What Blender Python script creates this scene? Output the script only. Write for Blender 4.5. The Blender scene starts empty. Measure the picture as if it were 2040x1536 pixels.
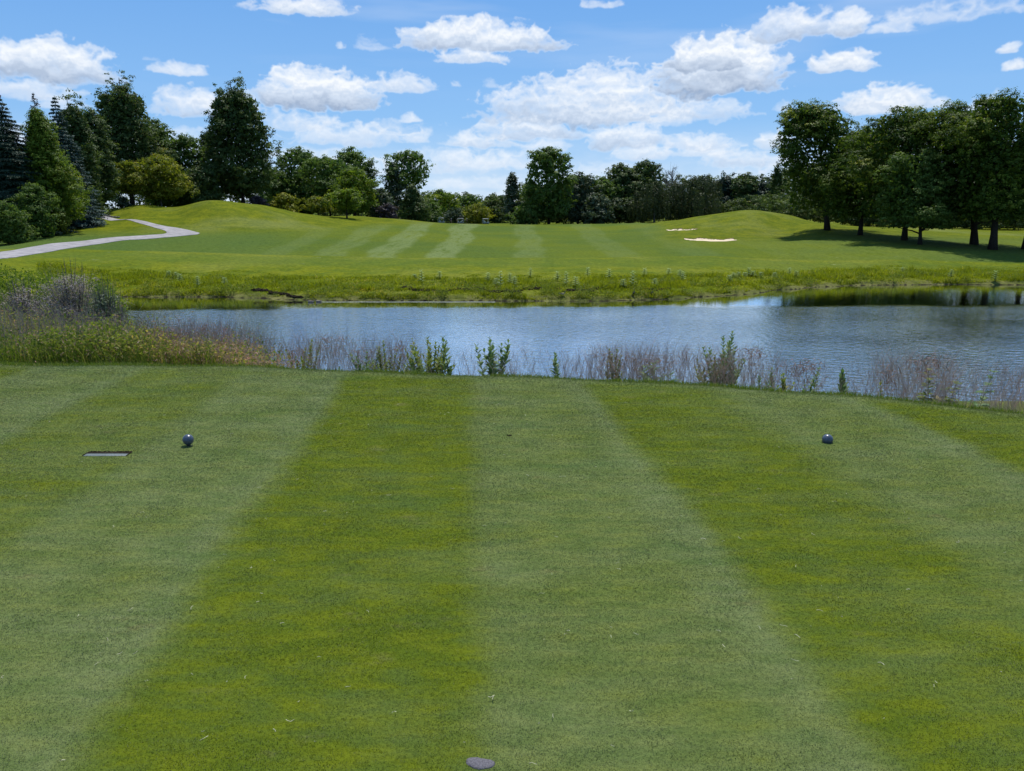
import bpy, math, numpy as np
from math import radians as R, sin, cos, tan, pi
C = bpy.context.scene.collection
sc = bpy.context.scene

# ------------------------------------------------------------------ camera
CAMZ = 1.65; F = 1512.0; PITCH = R(13.14)
cp, sp = cos(PITCH), sin(PITCH)
cam = bpy.data.cameras.new("camera"); cam.sensor_width = 36.0; cam.lens = 36.0 * F / 2040.0
cam.clip_start = 0.05; cam.clip_end = 20000
co = bpy.data.objects.new("camera", cam); C.objects.link(co)
co.location = (0, 0, CAMZ); co.rotation_euler = (R(90) - PITCH, 0, 0)
sc.camera = co
sc.view_settings.view_transform = 'Standard'; sc.view_settings.look = 'None'
sc.view_settings.exposure = 0.0; sc.view_settings.gamma = 1.0
sc.cycles.max_bounces = 6; sc.cycles.diffuse_bounces = 3; sc.cycles.glossy_bounces = 3
sc.cycles.transmission_bounces = 3; sc.cycles.transparent_max_bounces = 4
sc.cycles.caustics_reflective = False; sc.cycles.caustics_refractive = False
SUN_EL, SUN_AZ = R(64), R(9)          # azimuth measured from +Y (view direction) towards +X

def ray(px, py):
    u = (px - 1020.0) / F; v = (768.0 - py) / F
    return np.array([u, cp + v * sp, -sp + v * cp])
def at(px, py, Y):                      # the point at depth Y seen in that direction
    d = ray(px, py); k = Y / d[1]
    return d[0] * k, Y, CAMZ + d[2] * k
def zrow(py, Y): return at(1020, py, Y)[2]

# ------------------------------------------------------------------ noise helpers (numpy)
def vnoise(x, y, seed=0):
    xi = np.floor(x).astype(np.int64); yi = np.floor(y).astype(np.int64)
    fx = x - xi; fy = y - yi
    fx = fx * fx * fx * (fx * (fx * 6 - 15) + 10); fy = fy * fy * fy * (fy * (fy * 6 - 15) + 10)
    def h(a, b):
        n = (a * 374761393 + b * 668265263 + seed * 974634777) & 0xffffffff
        n = ((n ^ (n >> 13)) * 1274126177) & 0xffffffff
        n = n ^ (n >> 16)
        return (n & 0xffff) / 65535.0
    return (h(xi, yi) * (1 - fx) + h(xi + 1, yi) * fx) * (1 - fy) + (h(xi, yi + 1) * (1 - fx) + h(xi + 1, yi + 1) * fx) * fy
def fbm(x, y, octv=5, seed=0, bil=False, gain=.5):
    s = 0; a = 1; t = 0
    for i in range(octv):
        n = vnoise(x * 2 ** i + 17.3 * i, y * 2 ** i - 9.1 * i, seed + i)
        if bil: n = 1 - abs(2 * n - 1)
        s = s + a * n; t += a; a *= gain
    return s / t

# ------------------------------------------------------------------ sky: Nishita sky + cumulus
def cloud_map():
    # direction space: columns azimuth -75..75 deg, rows elevation -2..68 deg
    W, H = 3000, 1400
    az = np.linspace(-75, 75, W); el = np.linspace(-2, 68, H)
    AZ, EL = np.meshgrid(az, el)
    rng = np.random.default_rng(11)
    # list of clouds: centre x, base y, half width, height above base (photo pixels), strength
    L = [(85,150,150,80,1.2),(60,195,110,45,.7),(635,205,130,72,1.3),(600,255,95,40,.6),(955,92,170,56,1.25),(940,122,80,28,1.0),
         (1165,232,235,98,1.0),(1430,172,140,106,1.35),(1290,238,230,50,.75),(1400,132,90,66,1.1),(1675,136,80,34,1.2),(1575,72,85,66,.95),(1692,62,48,50,1.0),
         (1755,215,105,48,1.15),(1785,62,50,28,.6),(1050,270,115,45,.95),(950,288,80,30,.85),(1240,290,85,46,1.0),(1390,295,75,32,.85),(1400,310,90,26,.75),(1270,315,62,30,.8),
         (1535,292,38,34,.9),(1470,328,100,34,.9),(350,145,75,26,.7),(375,225,80,55,.85),(800,178,75,36,.7),(720,170,60,26,.35),(820,240,22,18,.7),(835,282,32,22,.7),
         (700,285,130,45,.65),(760,265,90,32,.45),(600,24,110,34,.9),(1195,12,55,18,.6),(680,96,15,14,.5),(745,98,35,32,.3),(910,172,14,12,.4),(975,172,22,22,.35),
         (1900,34,170,44,.42),(2010,104,30,22,.8),(2020,138,34,20,.9),(1960,245,60,60,.6),(1870,212,40,20,.5),(1680,108,30,16,.3),(1740,215,60,50,.7),
         (640,318,110,30,.5),(900,335,150,45,.55),(1000,330,120,35,.5),(960,372,120,26,.4),(1190,352,120,34,.4),(1000,405,160,24,.35),(1520,352,110,26,.4),
         (1845,184,18,10,.5),(1330,245,60,36,.6),(880,250,14,14,.3),(120,215,60,26,.5),(300,120,26,10,.3),(460,215,60,40,.6),(700,345,90,34,.6),(1080,300,60,30,.6),
         (1560,218,26,20,.4),(1600,352,120,36,.5),(380,305,140,50,.6),(200,300,160,60,.6),(20,300,90,60,.6),(1800,310,200,60,.6),(2000,330,120,60,.6),
         (-150,260,120,70,.9),(-300,150,150,90,1.),(-420,300,160,60,.8),(2200,200,140,90,1.),(2350,110,120,60,.9),(2500,290,200,70,.8),(-650,240,160,90,1.),(2750,180,200,90,1.)]
    for i in range(62):                                   # invented clouds outside the frame, many of them so the pond reflects whiter
        L.append((rng.uniform(-1700, 3700), rng.uniform(-900, -40), rng.uniform(110, 300), rng.uniform(50, 130), rng.uniform(.6, 1.2)))
    T = np.zeros((H, W), np.float32); 
    # warp
    k = .9
    wx = (fbm(AZ * k, EL * k * 1.4, 5, 3) - .5); wy = (fbm(AZ * k + 50, EL * k * 1.4 + 9, 5, 8) - .5)
    bil = fbm(AZ * .95 + wx * 1.5, EL * 1.7 + wy * 1.5, 6, 21, True, .55)
    bil2 = fbm(AZ * 2.6 + wx, EL * 4.2 + wy, 5, 61, True, .6)
    soft = fbm(AZ * .5, EL * 1.6, 5, 33)
    G = np.zeros((H, W), np.float32)
    for (cx, by, hw, hh, st) in L:
        d = ray(cx, by); a0 = math.degrees(math.atan2(d[0], d[1])); e0 = math.degrees(math.atan2(d[2], math.hypot(d[0], d[1])))
        d2 = ray(cx, by - hh); e1 = math.degrees(math.atan2(d2[2], math.hypot(d2[0], d2[1]))); d3 = ray(cx + hw, by); a1 = math.degrees(math.atan2(d3[0], d3[1]))
        hwd = abs(a1 - a0); hd = max(e1 - e0, .25)
        i0 = max(0, int((e0 - hd * 1.2 + 2) / 70 * H)); i1 = min(H, int((e0 + hd * 2.2 + 2) / 70 * H) + 1)
        j0 = max(0, int((a0 - hwd * 1.5 + 75) / 150 * W)); j1 = min(W, int((a0 + hwd * 1.5 + 75) / 150 * W) + 1)
        if i1 <= i0 or j1 <= j0: continue
        s = np.s_[i0:i1, j0:j1]
        x = (AZ[s] - a0) / hwd + wx[s] * .9 * min(1, 1.5 / hwd); y = (EL[s] - e0) / hd + wy[s] * .45
        up = np.clip(y, 0, None); dn = np.clip(-y, 0, None)
        sk = rng.uniform(-.25, .25)
        prof = 1 - np.abs(x) ** 2.4 - ((up + sk * x * up) / 1.0) ** 2 * 1.0 - (dn / .22) ** 2
        dens = prof * (.50 + .48 * st) + (bil[s] - .58) * 1.10 + (soft[s] - .52) * .6 + (bil2[s] - .5) * .20 - .20 * (1.3 - st)
        dens = np.clip(dens, 0, 1.0) * st
        T[s] = T[s] + dens * (1 - .5 * np.clip(T[s], 0, 1))
        core = np.clip(dens * 1.6, 0, 1)
        sh = np.clip(1.0 - (y + .15) / .62, 0, 1) * min(1, hd / 2.2) * min(1., st)      # depth of cloud above the flat base
        G[s] = np.maximum(G[s] * (1 - core * .6), sh * core * (.75 + .35 * (bil[s] - .2)))
    cir = np.clip((fbm(AZ * .06 + EL * .03, EL * .55, 5, 77) - .5) * 2.2, 0, 1) * .38     # thin streaks
    cir = cir * np.clip((EL - 7) / 8, 0, 1)
    hz = np.clip(1 - EL / 6.0, 0, 1) ** 1.2 * (.25 + .5 * soft)
    T *= np.interp(EL, [0, 4, 9], [.6, .75, 1]).astype(np.float32)
    A = 1 - np.exp(-T * 2.3)
    A = 1 - (1 - A) * (1 - cir) * (1 - hz)
    # billow relief: light from above right
    g = np.roll(bil, -3, 0) * .4 + np.roll(bil2, -3, 0) * .35 - np.roll(bil, 3, 0) * .4 - np.roll(bil2, 3, 0) * .35
    rel = np.clip(-g * 1.1, -.09, .07)
    Br = 1.0 - .66 * np.clip(G, 0, 1) + rel * np.clip(T * 1.2, 0, 1) * .75 - .10 * (1 - soft)
    Br = np.clip(Br, .3, 1.1)
    img = bpy.data.images.new("cloud_map", W, H, float_buffer=True, alpha=False)
    px = np.zeros((H, W, 4), np.float32); px[..., 0] = A; px[..., 1] = Br; px[..., 2] = T; px[..., 3] = 1
    img.colorspace_settings.name = 'Non-Color'
    img.pixels.foreach_set(px.ravel()); img.pack()
    return img

class N:                                   # tiny node-writing helper
    def __init__(s, nt): s.nt = nt
    def __call__(s, typ, ins=None, **kw):
        n = s.nt.nodes.new(typ)
        for k, v in kw.items(): setattr(n, k, v)
        for k, v in (ins or {}).items():
            if hasattr(v, 'is_linked') or hasattr(v, 'links'): s.nt.links.new(v, n.inputs[k])
            else: n.inputs[k].default_value = v
        return n
    def m(s, op, a, b=0.0, c=0.0, clamp=False): return s('ShaderNodeMath', {0: a, 1: b, 2: c}, operation=op, use_clamp=clamp).outputs[0]
    def mix(s, f, a, b, mode='MIX'):
        n = s.nt.nodes.new('ShaderNodeMix'); n.data_type = 'RGBA'; n.blend_type = mode
        for i, v in ((0, f), (6, a), (7, b)):
            if hasattr(v, 'links'): s.nt.links.new(v, n.inputs[i])
            else: n.inputs[i].default_value = (*v, 1) if i and len(v) == 3 else v
        return n.outputs[2]
    def ss(s, v, a, b): return s('ShaderNodeMapRange', {0: v, 1: a, 2: b}, interpolation_type='SMOOTHSTEP').outputs[0]
    def noise(s, vec, scale, detail=4, rough=.5, dist=0.): return s('ShaderNodeTexNoise', {'Vector': vec, 'Scale': scale, 'Detail': detail, 'Roughness': rough, 'Distortion': dist}).outputs[0]
    def mapv(s, vec, sc_): return s('ShaderNodeMapping', {'Vector': vec, 'Scale': sc_}).outputs[0]
    def ramp(s, f, stops, interp='LINEAR'):
        n = s('ShaderNodeValToRGB', {0: f}); r = n.color_ramp; r.interpolation = interp
        while len(r.elements) < len(stops): r.elements.new(.5)
        for e, (p, c) in zip(r.elements, stops): e.position = p; e.color = (*c, 1) if len(c) == 3 else c
        return n.outputs[0]

w = bpy.data.worlds.new("World"); sc.world = w; w.use_nodes = True
nt = w.node_tree; nt.nodes.clear(); g = N(nt)
SKY_STR = .115
sky = g('ShaderNodeTexSky', sky_type='NISHITA', sun_disc=False, sun_elevation=SUN_EL, sun_rotation=SUN_AZ, air_density=1.0, dust_density=.25, ozone_density=2.2, altitude=200)
tc = g('ShaderNodeTexCoord'); sx = g('ShaderNodeSeparateXYZ', {0: tc.outputs['Generated']})
X, Y, Z = sx.outputs
azn = g.m('ARCTAN2', X, Y); eln = g.m('ARCSINE', Z)
U = g.m('DIVIDE', g.m('ADD', azn, R(75)), R(150)); V = g.m('DIVIDE', g.m('ADD', eln, R(2)), R(70))
uv = g('ShaderNodeCombineXYZ', {0: U, 1: V}).outputs[0]
im = g('ShaderNodeTexImage', {'Vector': uv}, extension='EXTEND', interpolation='Cubic'); im.image = cloud_map()
s3 = g('ShaderNodeSeparateColor', {0: im.outputs[0]})
inside = g.m('MULTIPLY', g.ss(g.m('ABSOLUTE', g.m('SUBTRACT', U, .5)), .5, .45), g.ss(V, 1.0, .95))
# elsewhere round the sky: soft noise clouds
cn = g.noise(g.mapv(tc.outputs['Generated'], (1, 1, 2.5)), 3.0, 6, .55)
els = g.m('MULTIPLY', g.ss(cn, .52, .66), g.ss(Z, .0, .15))
alpha = g.m('ADD', g.m('MULTIPLY', s3.outputs[0], inside), g.m('MULTIPLY', els, g.m('SUBTRACT', 1.0, inside)))
brt = g.m('ADD', g.m('MULTIPLY', s3.outputs[1], inside), g.m('MULTIPLY', .85, g.m('SUBTRACT', 1.0, inside)))
cloudc = g.ramp(brt, [(0.3, (3.1, 3.9, 5.3)), (.75, (5.9, 6.7, 7.9)), (1.0, (8.7, 8.9, 9.1))])
deepb = g.ramp(Z, [(0., (2.9, 5.3, 8.4)), (.06, (2.2, 4.65, 8.2)), (.24, (1.25, 3.45, 7.5)), (.6, (.8, 2.5, 6.0))])
skyc = g.mix(.8, sky.outputs[0], deepb)
mixc = g.mix(alpha, skyc, cloudc)
bg = g('ShaderNodeBackground', {0: mixc, 1: SKY_STR}); out = g('ShaderNodeOutputWorld', {0: bg.outputs[0]})
w.cycles.sampling_method = 'MANUAL'; w.cycles.sample_map_resolution = 512

sl = bpy.data.lights.new("sun", 'SUN'); sl.energy = 4.9; sl.angle = R(.53); sl.color = (1, .965, .91)
so = bpy.data.objects.new("sun", sl); C.objects.link(so); so.location = (60, 60, 120)
so.rotation_euler = (-(R(90) - SUN_EL), 0, -SUN_AZ)

# ------------------------------------------------------------------ object helpers
def tag(o, label=None, cat=None, group=None, kind=None):
    if label: o['label'] = label
    if cat: o['category'] = cat
    if group: o['group'] = group
    if kind: o['kind'] = kind
    return o
def empty(name, loc, label, cat, group=None, rz=0.0):
    o = bpy.data.objects.new(name, None); C.objects.link(o); o.location = loc; o.rotation_euler = (0, 0, rz); o.empty_display_size = .2
    return tag(o, label, cat, group)
def mesh_np(name, V, Fc, mat, parent=None, smooth=False, attrs=None, loc=None):
    """V (n,3); Fc (m,k) faces of one size, or a list of such arrays"""
    V = np.asarray(V, np.float32); Fs = Fc if isinstance(Fc, list) else [Fc]
    me = bpy.data.meshes.new(name); me.vertices.add(len(V)); me.vertices.foreach_set('co', V.ravel())
    idx = np.concatenate([np.asarray(f, np.int32).ravel() for f in Fs]); cnt = np.concatenate([np.full(len(f), np.asarray(f).shape[1], np.int32) for f in Fs])
    me.loops.add(len(idx)); me.loops.foreach_set('vertex_index', idx)
    me.polygons.add(len(cnt)); st = np.zeros(len(cnt), np.int32); st[1:] = np.cumsum(cnt)[:-1]
    me.polygons.foreach_set('loop_start', st); me.polygons.foreach_set('loop_total', cnt)
    if smooth: me.polygons.foreach_set('use_smooth', np.ones(len(cnt), bool))
    for k, a in (attrs or {}).items():
        at_ = me.attributes.new(k, 'FLOAT', 'POINT'); at_.data.foreach_set('value', np.asarray(a, np.float32).ravel())
    me.update(calc_edges=True); me.materials.append(mat)
    o = bpy.data.objects.new(name, me); C.objects.link(o)
    if parent is not None: o.parent = parent
    if loc is not None: o.location = loc
    return o
class MB:                                    # collects tubes, boxes, lofts as one mesh
    def __init__(s): s.V = []; s.F3 = []; s.F4 = []; s.n = 0
    def add(s, V, f4=None, f3=None):
        V = np.asarray(V, float).reshape(-1, 3)
        if f4 is not None and len(f4): s.F4.append(np.asarray(f4) + s.n)
        if f3 is not None and len(f3): s.F3.append(np.asarray(f3) + s.n)
        s.V.append(V); s.n += len(V)
    def tube(s, P, Rr, seg=6, sxy=None, cap=True):
        P = np.asarray(P, float); Rr = np.broadcast_to(np.asarray(Rr, float), (len(P),)); n = len(P)
        T = np.gradient(P, axis=0); T /= np.linalg.norm(T, axis=1)[:, None] + 1e-9
        ref = np.array([0, 0, 1.]) if abs(T[:, 2]).mean() < .8 else np.array([0, 1., 0])
        A = np.cross(T, ref); A /= np.linalg.norm(A, axis=1)[:, None] + 1e-9; B = np.cross(A, T)
        th = np.arange(seg) * 2 * pi / seg
        a, b = sxy if sxy else (1, 1)
        V = P[:, None, :] + Rr[:, None, None] * (np.cos(th)[None, :, None] * A[:, None, :] * a + np.sin(th)[None, :, None] * B[:, None, :] * b)
        i = np.arange(n - 1)[:, None] * seg; j = np.arange(seg)[None, :]; j2 = (j + 1) % seg
        f = np.stack([i + j, i + j2, i + seg + j2, i + seg + j], -1).reshape(-1, 4)
        V = V.reshape(-1, 3); f3 = []
        if cap:
            V = np.vstack([V, P[0], P[-1]]); c0 = n * seg
            for k in range(seg): f3 += [(c0, (k + 1) % seg, k), (c0 + 1, (n - 1) * seg + k, (n - 1) * seg + (k + 1) % seg)]
        s.add(V, f, f3)
    def box(s, c, d, rz=0., taper=1.0):
        x, y, z = np.array(d) / 2.
        V = np.array([[a * x * (taper if e > 0 else 1), b * y * (taper if e > 0 else 1), e * z] for e in (-1, 1) for a, b in ((-1, -1), (1, -1), (1, 1), (-1, 1))])
        cr, sr = cos(rz), sin(rz); V = V @ np.array([[cr, sr, 0], [-sr, cr, 0], [0, 0, 1]]) + np.array(c)
        s.add(V, [(3, 2, 1, 0), (4, 5, 6, 7), (0, 1, 5, 4), (1, 2, 6, 5), (2, 3, 7, 6), (3, 0, 4, 7)])
    def build(s, name, mat, parent=None, smooth=True, bevel=0., **kw):
        fs = [np.concatenate(x) for x in (s.F4, s.F3) if x]
        o = mesh_np(name, np.concatenate(s.V), fs, mat, parent, smooth, **kw)
        if bevel:
            b = o.modifiers.new('Bevel', 'BEVEL'); b.width = bevel; b.segments = 2; b.limit_method = 'ANGLE'
        return o

# ------------------------------------------------------------------ terrain
WATER = -6.5
LIP = [(-900, 722), (0, 722), (300, 723), (600, 732), (900, 741), (1200, 755), (1500, 768), (1700, 782), (1850, 798), (2040, 820), (2300, 866)]
_lx = []; _ly = []
for px, py in LIP:
    d = ray(px, py); k = CAMZ / -d[2]; _lx.append(d[0] * k); _ly.append(d[1] * k)
_lx, _ly = np.array(_lx), np.array(_ly)
def lip(Xv): return np.interp(Xv, _lx, _ly) + .05 * np.sin(Xv * 1.7) + .03 * np.sin(Xv * 4.1 + 1)
def zp(lst):
    return [(Yv, (zrow(v[1], Yv) if isinstance(v, tuple) else v)) for Yv, v in lst]
def p(y): return ('p', y)
UND = [(14.5, -3.1), (16, -3.5), (20, -5.3), (23, -6.6), (28, -7.6)]
def W_(sh): return [(sh - 8, -7.6), (sh - 2.5, -7.0), (sh, -6.5), (sh + .9, -6.02), (sh + 2.2, -5.88)]
COLS = {
 -500: [(14, -1.7), (25, -1.6), (40, -2.0), (60, -2.6), (80, -2.9), (100, -2.9), (130, -2.5), (170, -1), (270, 0)],
 -100: [(14, -1.9), (25, -2.1), (40, -2.8), (60, -3.9), (75, p(540)), (88, p(521)), (96, p(508)), (110, p(494)), (130, -2.8), (170, -1), (270, 0)],
 0: [(14, -2.0), (25, -2.3), (40, -3.1), (60, -4.4), (75, p(538)), (88, p(517)), (96, p(503)), (110, p(487)), (130, -2.4), (170, -1), (270, 0)],
 100: [(14, -2.0), (25, -2.5), (40, -3.5), (58, -5.0), (76, p(542)), (90, p(514)), (97, p(503)), (106, p(487)), (118, p(473)), (140, p(447)), (158, -.9), (175, -1), (270, 0)],
 200: [(14, -2.1), (25, -2.8), (40, -4.3), (55, -5.6), (66, -6.2), (72, -6.1), (80, p(548)), (92, p(515)), (105, p(491)), (113, p(480)), (130, p(455)), (150, p(431)), (156, p(428.5)), (166, p(431)), (200, -1), (270, -.5)],
 240: [(14, -2.1), (25, -3.2), (35, -4.7), (45, -6.1), (52, -6.7), (60, -7.1), (68, -7.0), (71.5, -6.5), (73, -6.1), (80, p(550)), (92, p(515)), (105, p(492)), (113, p(479)), (130, p(458)), (148, p(437)), (156, p(424)), (165, p(417)), (176, p(419)), (200, -1), (270, -1)],
 290: [(14, -2.1), (20, -3.4), (28, -5.2), (34, -6.5), (40, -7.2), (60, -7.4)] + W_(71.5)[1:] + [(80, p(551)), (92, p(517)), (105, p(494)), (118, p(475)), (124, p(468)), (137, p(447)), (150, p(425)), (164, p(408)), (176, p(408)), (200, 0), (270, -1)],
 350: [(14, -2.2), (19, -4.0), (25, -6.5), (30, -7.6)] + W_(71.5) + [(81, p(550)), (92, p(519)), (106, p(494)), (124, p(469)), (136, p(454)), (150, p(430)), (163, p(413)), (176, p(414)), (200, -1), (270, -2)],
 430: [(16, -2.6), (20, -4.4), (24, -6.5), (28, -7.6)] + W_(71.5) + [(81, p(551)), (92, p(520)), (110, p(491)), (130, p(464)), (143, p(440)), (152, p(411)), (160, p(399)), (168, p(398)), (180, p(406)), (205, -1), (270, -2.5)],
 520: UND + W_(70.5) + [(81, p(551)), (93, p(521)), (112, p(492)), (132, p(468)), (150, p(438)), (163, p(415)), (174, p(407)), (188, p(411)), (215, -1.5), (270, -2.7)],
 620: UND + W_(69) + [(80, p(552)), (94, p(521)), (114, p(492)), (135, p(470)), (156, p(448)), (176, p(431)), (192, p(427)), (205, p(432)), (230, -2.2), (270, -3)],
 700: UND + W_(68.5) + [(80, p(552)), (94, p(522)), (115, p(494)), (135, p(474)), (158, p(456)), (180, p(442)), (198, p(433)), (208, p(430)), (225, -1.8), (270, -3.4)],
 780: UND + W_(68.5) + [(80, p(552)), (95, p(521)), (118, p(496)), (138, p(479)), (160, p(464)), (185, p(450)), (203, p(438)), (212, p(435)), (225, p(440)), (250, -3.6), (270, -3.9)],
 860: UND + W_(68.4) + [(72, -5.78), (80, p(551)), (95, p(521)), (120, p(497)), (145, p(480)), (170, p(465)), (195, p(453)), (212, p(443)), (225, p(443)), (265, p(444)), (290, -4.6), (340, -4.8)],
 1000: UND + W_(68.3) + [(72, -5.78), (80, p(550)), (100, p(515)), (125, p(495)), (150, p(480)), (200, p(461)), (268, p(447)), (290, -4.6), (340, -4.8)],
 1200: UND + W_(68.3) + [(72, -5.78), (80, p(550)), (100, p(514)), (125, p(494)), (150, p(479)), (200, p(459)), (262, p(446)), (290, -4.4), (340, -4.6)],
 1270: UND + W_(69) + [(72.8, -5.78), (80, p(551)), (100, p(514)), (125, p(493)), (150, p(476)), (180, p(461)), (215, p(449)), (250, p(444)), (290, -4.), (340, -4.6)],
 1330: UND + W_(69.5) + [(73.3, -5.78), (81, p(549)), (100, p(513)), (125, p(491)), (145, p(475)), (160, p(463)), (175, p(456)), (200, p(442)), (212, p(439)), (230, -3.0), (270, -3.5)],
 1400: UND + W_(71.5) + [(82, p(548)), (100, p(512)), (122, p(491)), (138, p(480)), (143, p(476)), (160, p(460)), (176, p(442)), (190, p(429)), (200, p(429)), (225, -2.5), (270, -3.5)],
 1490: UND + W_(74) + [(84, p(548)), (100, p(515)), (122, p(491)), (138, p(480)), (150, p(468)), (165, p(444)), (176, p(425)), (185, p(417.5)), (196, p(421)), (225, -2.5), (270, -3.5)],
 1560: UND + W_(78) + [(87, p(548)), (100, p(518)), (120, p(493)), (140, p(477)), (152, p(468)), (164, p(454)), (178, p(432)), (190, p(427)), (205, p(433)), (230, -2.8), (270, -3.5)],
 1640: UND + W_(81) + [(90, p(546)), (102, p(517)), (122, p(491)), (138, p(473)), (150, p(457)), (160, p(449)), (172, p(444)), (185, p(447)), (205, -2.4), (270, -3.6)],
 1711: UND + W_(82.5) + [(91, p(545)), (103, p(515)), (122, p(489)), (140, p(468)), (155, p(455)), (166, p(451)), (180, p(453)), (230, -3.5), (270, -3.7)],
 1800: UND + W_(83) + [(91, p(545)), (103, p(513)), (115, p(494)), (128, p(479)), (150, p(462)), (172, p(453)), (190, p(454)), (270, -3.9)],
 1900: UND + W_(83.6) + [(92, p(546)), (103, p(516)), (112, p(498)), (125, p(483)), (150, p(467)), (180, p(457)), (210, p(456)), (270, -4)],
 2040: UND + W_(83.2) + [(92, p(548)), (102, p(522)), (110, p(504)), (125, p(486)), (150, p(470)), (190, p(460)), (215, p(457)), (270, -4)],
 2500: UND + W_(83) + [(92, p(548)), (102, p(522)), (110, p(506)), (125, p(488)), (150, p(472)), (190, p(461)), (215, p(457)), (270, -4)],
}
YK = np.concatenate([np.arange(10, 60, .5), np.arange(60, 100, .25), np.arange(100, 300, .5)])
_a = []; _t = []
for px, lst in COLS.items():
    l = zp(lst); ys, zs = zip(*l)
    zz = np.interp(YK, ys, zs)
    _a.append((px - 1020.0) / 1535.0); _t.append(zz)
_a = np.array(_a); _t = np.array(_t)
AK = np.linspace(_a[0], _a[-1], 700)
TB = np.zeros((len(AK), len(YK)))
# monotone-cubic (PCHIP-like) across the columns
def pchip(x, xp, fp):
    h = np.diff(xp); dlt = np.diff(fp) / h; dd = np.zeros_like(fp)
    w1 = 2 * h[1:] + h[:-1]; w2 = h[1:] + 2 * h[:-1]
    ok = dlt[1:] * dlt[:-1] > 0
    with np.errstate(divide='ignore', invalid='ignore'):
        v = (w1 + w2) / (w1 / dlt[:-1] + w2 / dlt[1:])
    dd[1:-1] = np.where(ok, v, 0)
    i = np.clip(np.searchsorted(xp, x) - 1, 0, len(xp) - 2); t = (x - xp[i]) / h[i]
    return (fp[i] * (1 + 2 * t) * (1 - t) ** 2 + h[i] * dd[i] * t * (1 - t) ** 2 + fp[i + 1] * t * t * (3 - 2 * t) + h[i] * dd[i + 1] * t * t * (t - 1))
for j in range(len(YK)): TB[:, j] = pchip(AK, _a, _t[:, j])
def smooth_axis(M, k, ax):
    ker = np.exp(-np.linspace(-2, 2, 2 * k + 1) ** 2); ker /= ker.sum()
    pad = [(0, 0), (0, 0)]; pad[ax] = (k, k); Mp = np.pad(M, pad, mode='edge'); o = 0
    for i, wgt in enumerate(ker):
        s = [slice(None)] * 2; s[ax] = slice(i, i + M.shape[ax]); o = o + wgt * Mp[tuple(s)]
    return o
far = YK > 88
TBs = smooth_axis(smooth_axis(TB, 5, 1), 6, 0)
wgt = np.clip((YK - 84) / 8, 0, 1)[None, :]
TB = TB * (1 - wgt) + TBs * wgt
def table(Xv, Yv):
    a = np.clip(Xv / np.maximum(Yv, 5), AK[0], AK[-1]); ia = (a - AK[0]) / (AK[1] - AK[0])
    Yc = np.clip(Yv, YK[0], YK[-1]); iy = np.interp(Yc, YK, np.arange(len(YK)))
    i = np.clip(ia.astype(int), 0, len(AK) - 2); j = np.clip(iy.astype(int), 0, len(YK) - 2); fa = ia - i; fy = iy - j
    return (TB[i, j] * (1 - fa) + TB[i + 1, j] * fa) * (1 - fy) + (TB[i, j + 1] * (1 - fa) + TB[i + 1, j + 1] * fa) * fy
# sand hollows: centre X, Y, half sizes, rotation
BUNK = []
def hraw(Xv, Yv):
    Xv = np.asarray(Xv, float); Yv = np.asarray(Yv, float)
    s = Yv - lip(Xv)
    near = -(np.log1p(np.exp(np.clip((s + .02) * 9, -40, 40))) / 9) * .33
    near = np.maximum(near, -3.4)
    t = np.clip((Yv - 12.0) / 4.0, 0, 1); t = t * t * (3 - 2 * t)
    tb = table(Xv, Yv)
    tb = tb + np.clip((Yv - 74) / 10, 0, 1) * (fbm(Xv * .12, Yv * .12, 3, 5) - .5) * .22
    bank = np.clip((Yv - 67) / 2, 0, 1) * np.clip((92 - Yv) / 4, 0, 1)
    tb = tb + bank * (fbm(Xv * .55, Yv * .8, 3, 15) - .5) * .32
    return near * (1 - t) + tb * t
def _meet(px, py, Y0, Y1):
    d = ray(px, py); Ys = np.arange(Y0, Y1, .1); Xs = d[0] / d[1] * Ys; k = int(np.argmax(hraw(Xs, Ys) >= CAMZ + d[2] / d[1] * Ys)); return Xs[k], Ys[k]
for (pa, pb, py, hy) in ((1337, 1384, 456.5, 2.0), (1368, 1466, 476.0, 3.6)):
    ax, ay = _meet(pa, py, 110, 220); bx, by = _meet(pb, py, 110, 220)
    BUNK.append(((ax + bx) / 2, (ay + by) / 2, math.hypot(bx - ax, by - ay) / 2, hy, math.atan2(by - ay, bx - ax)))
def _loc(Xv, Yv, b): 
    c, s = cos(b[4]), sin(b[4]); dx = Xv - b[0]; dy = Yv - b[1]; return dx * c + dy * s, -dx * s + dy * c
def hgt(Xv, Yv):
    h = hraw(Xv, Yv)
    for b in BUNK:
        lx, ly = _loc(Xv, Yv, b); d = np.sqrt((lx / (b[2] * 1.04)) ** 2 + (ly / (b[3] * 1.15)) ** 2)
        h = h - .42 * np.clip(1.15 - d, 0, .4) / .4 * (Yv > 50)
    return h
def ground_at(px, py, Y0=60., Y1=280.):      # where a line of sight meets the ground
    d = ray(px, py); Ys = np.arange(Y0, Y1, .1); Xs = d[0] / d[1] * Ys; zs = CAMZ + d[2] / d[1] * Ys
    b = np.nonzero(hgt(Xs, Ys) >= zs)[0]
    k = b[0] if len(b) else len(Ys) - 1
    return Xs[k], Ys[k]
def G3(x, y): return (float(x), float(y), float(hgt(np.array([x]), np.array([y]))[0]))
def gpos(px, Yv):                            # ground point on that bearing at depth Y
    x = (px - 1020.0) / 1535.0 * Yv
    return G3(x, Yv)

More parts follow.
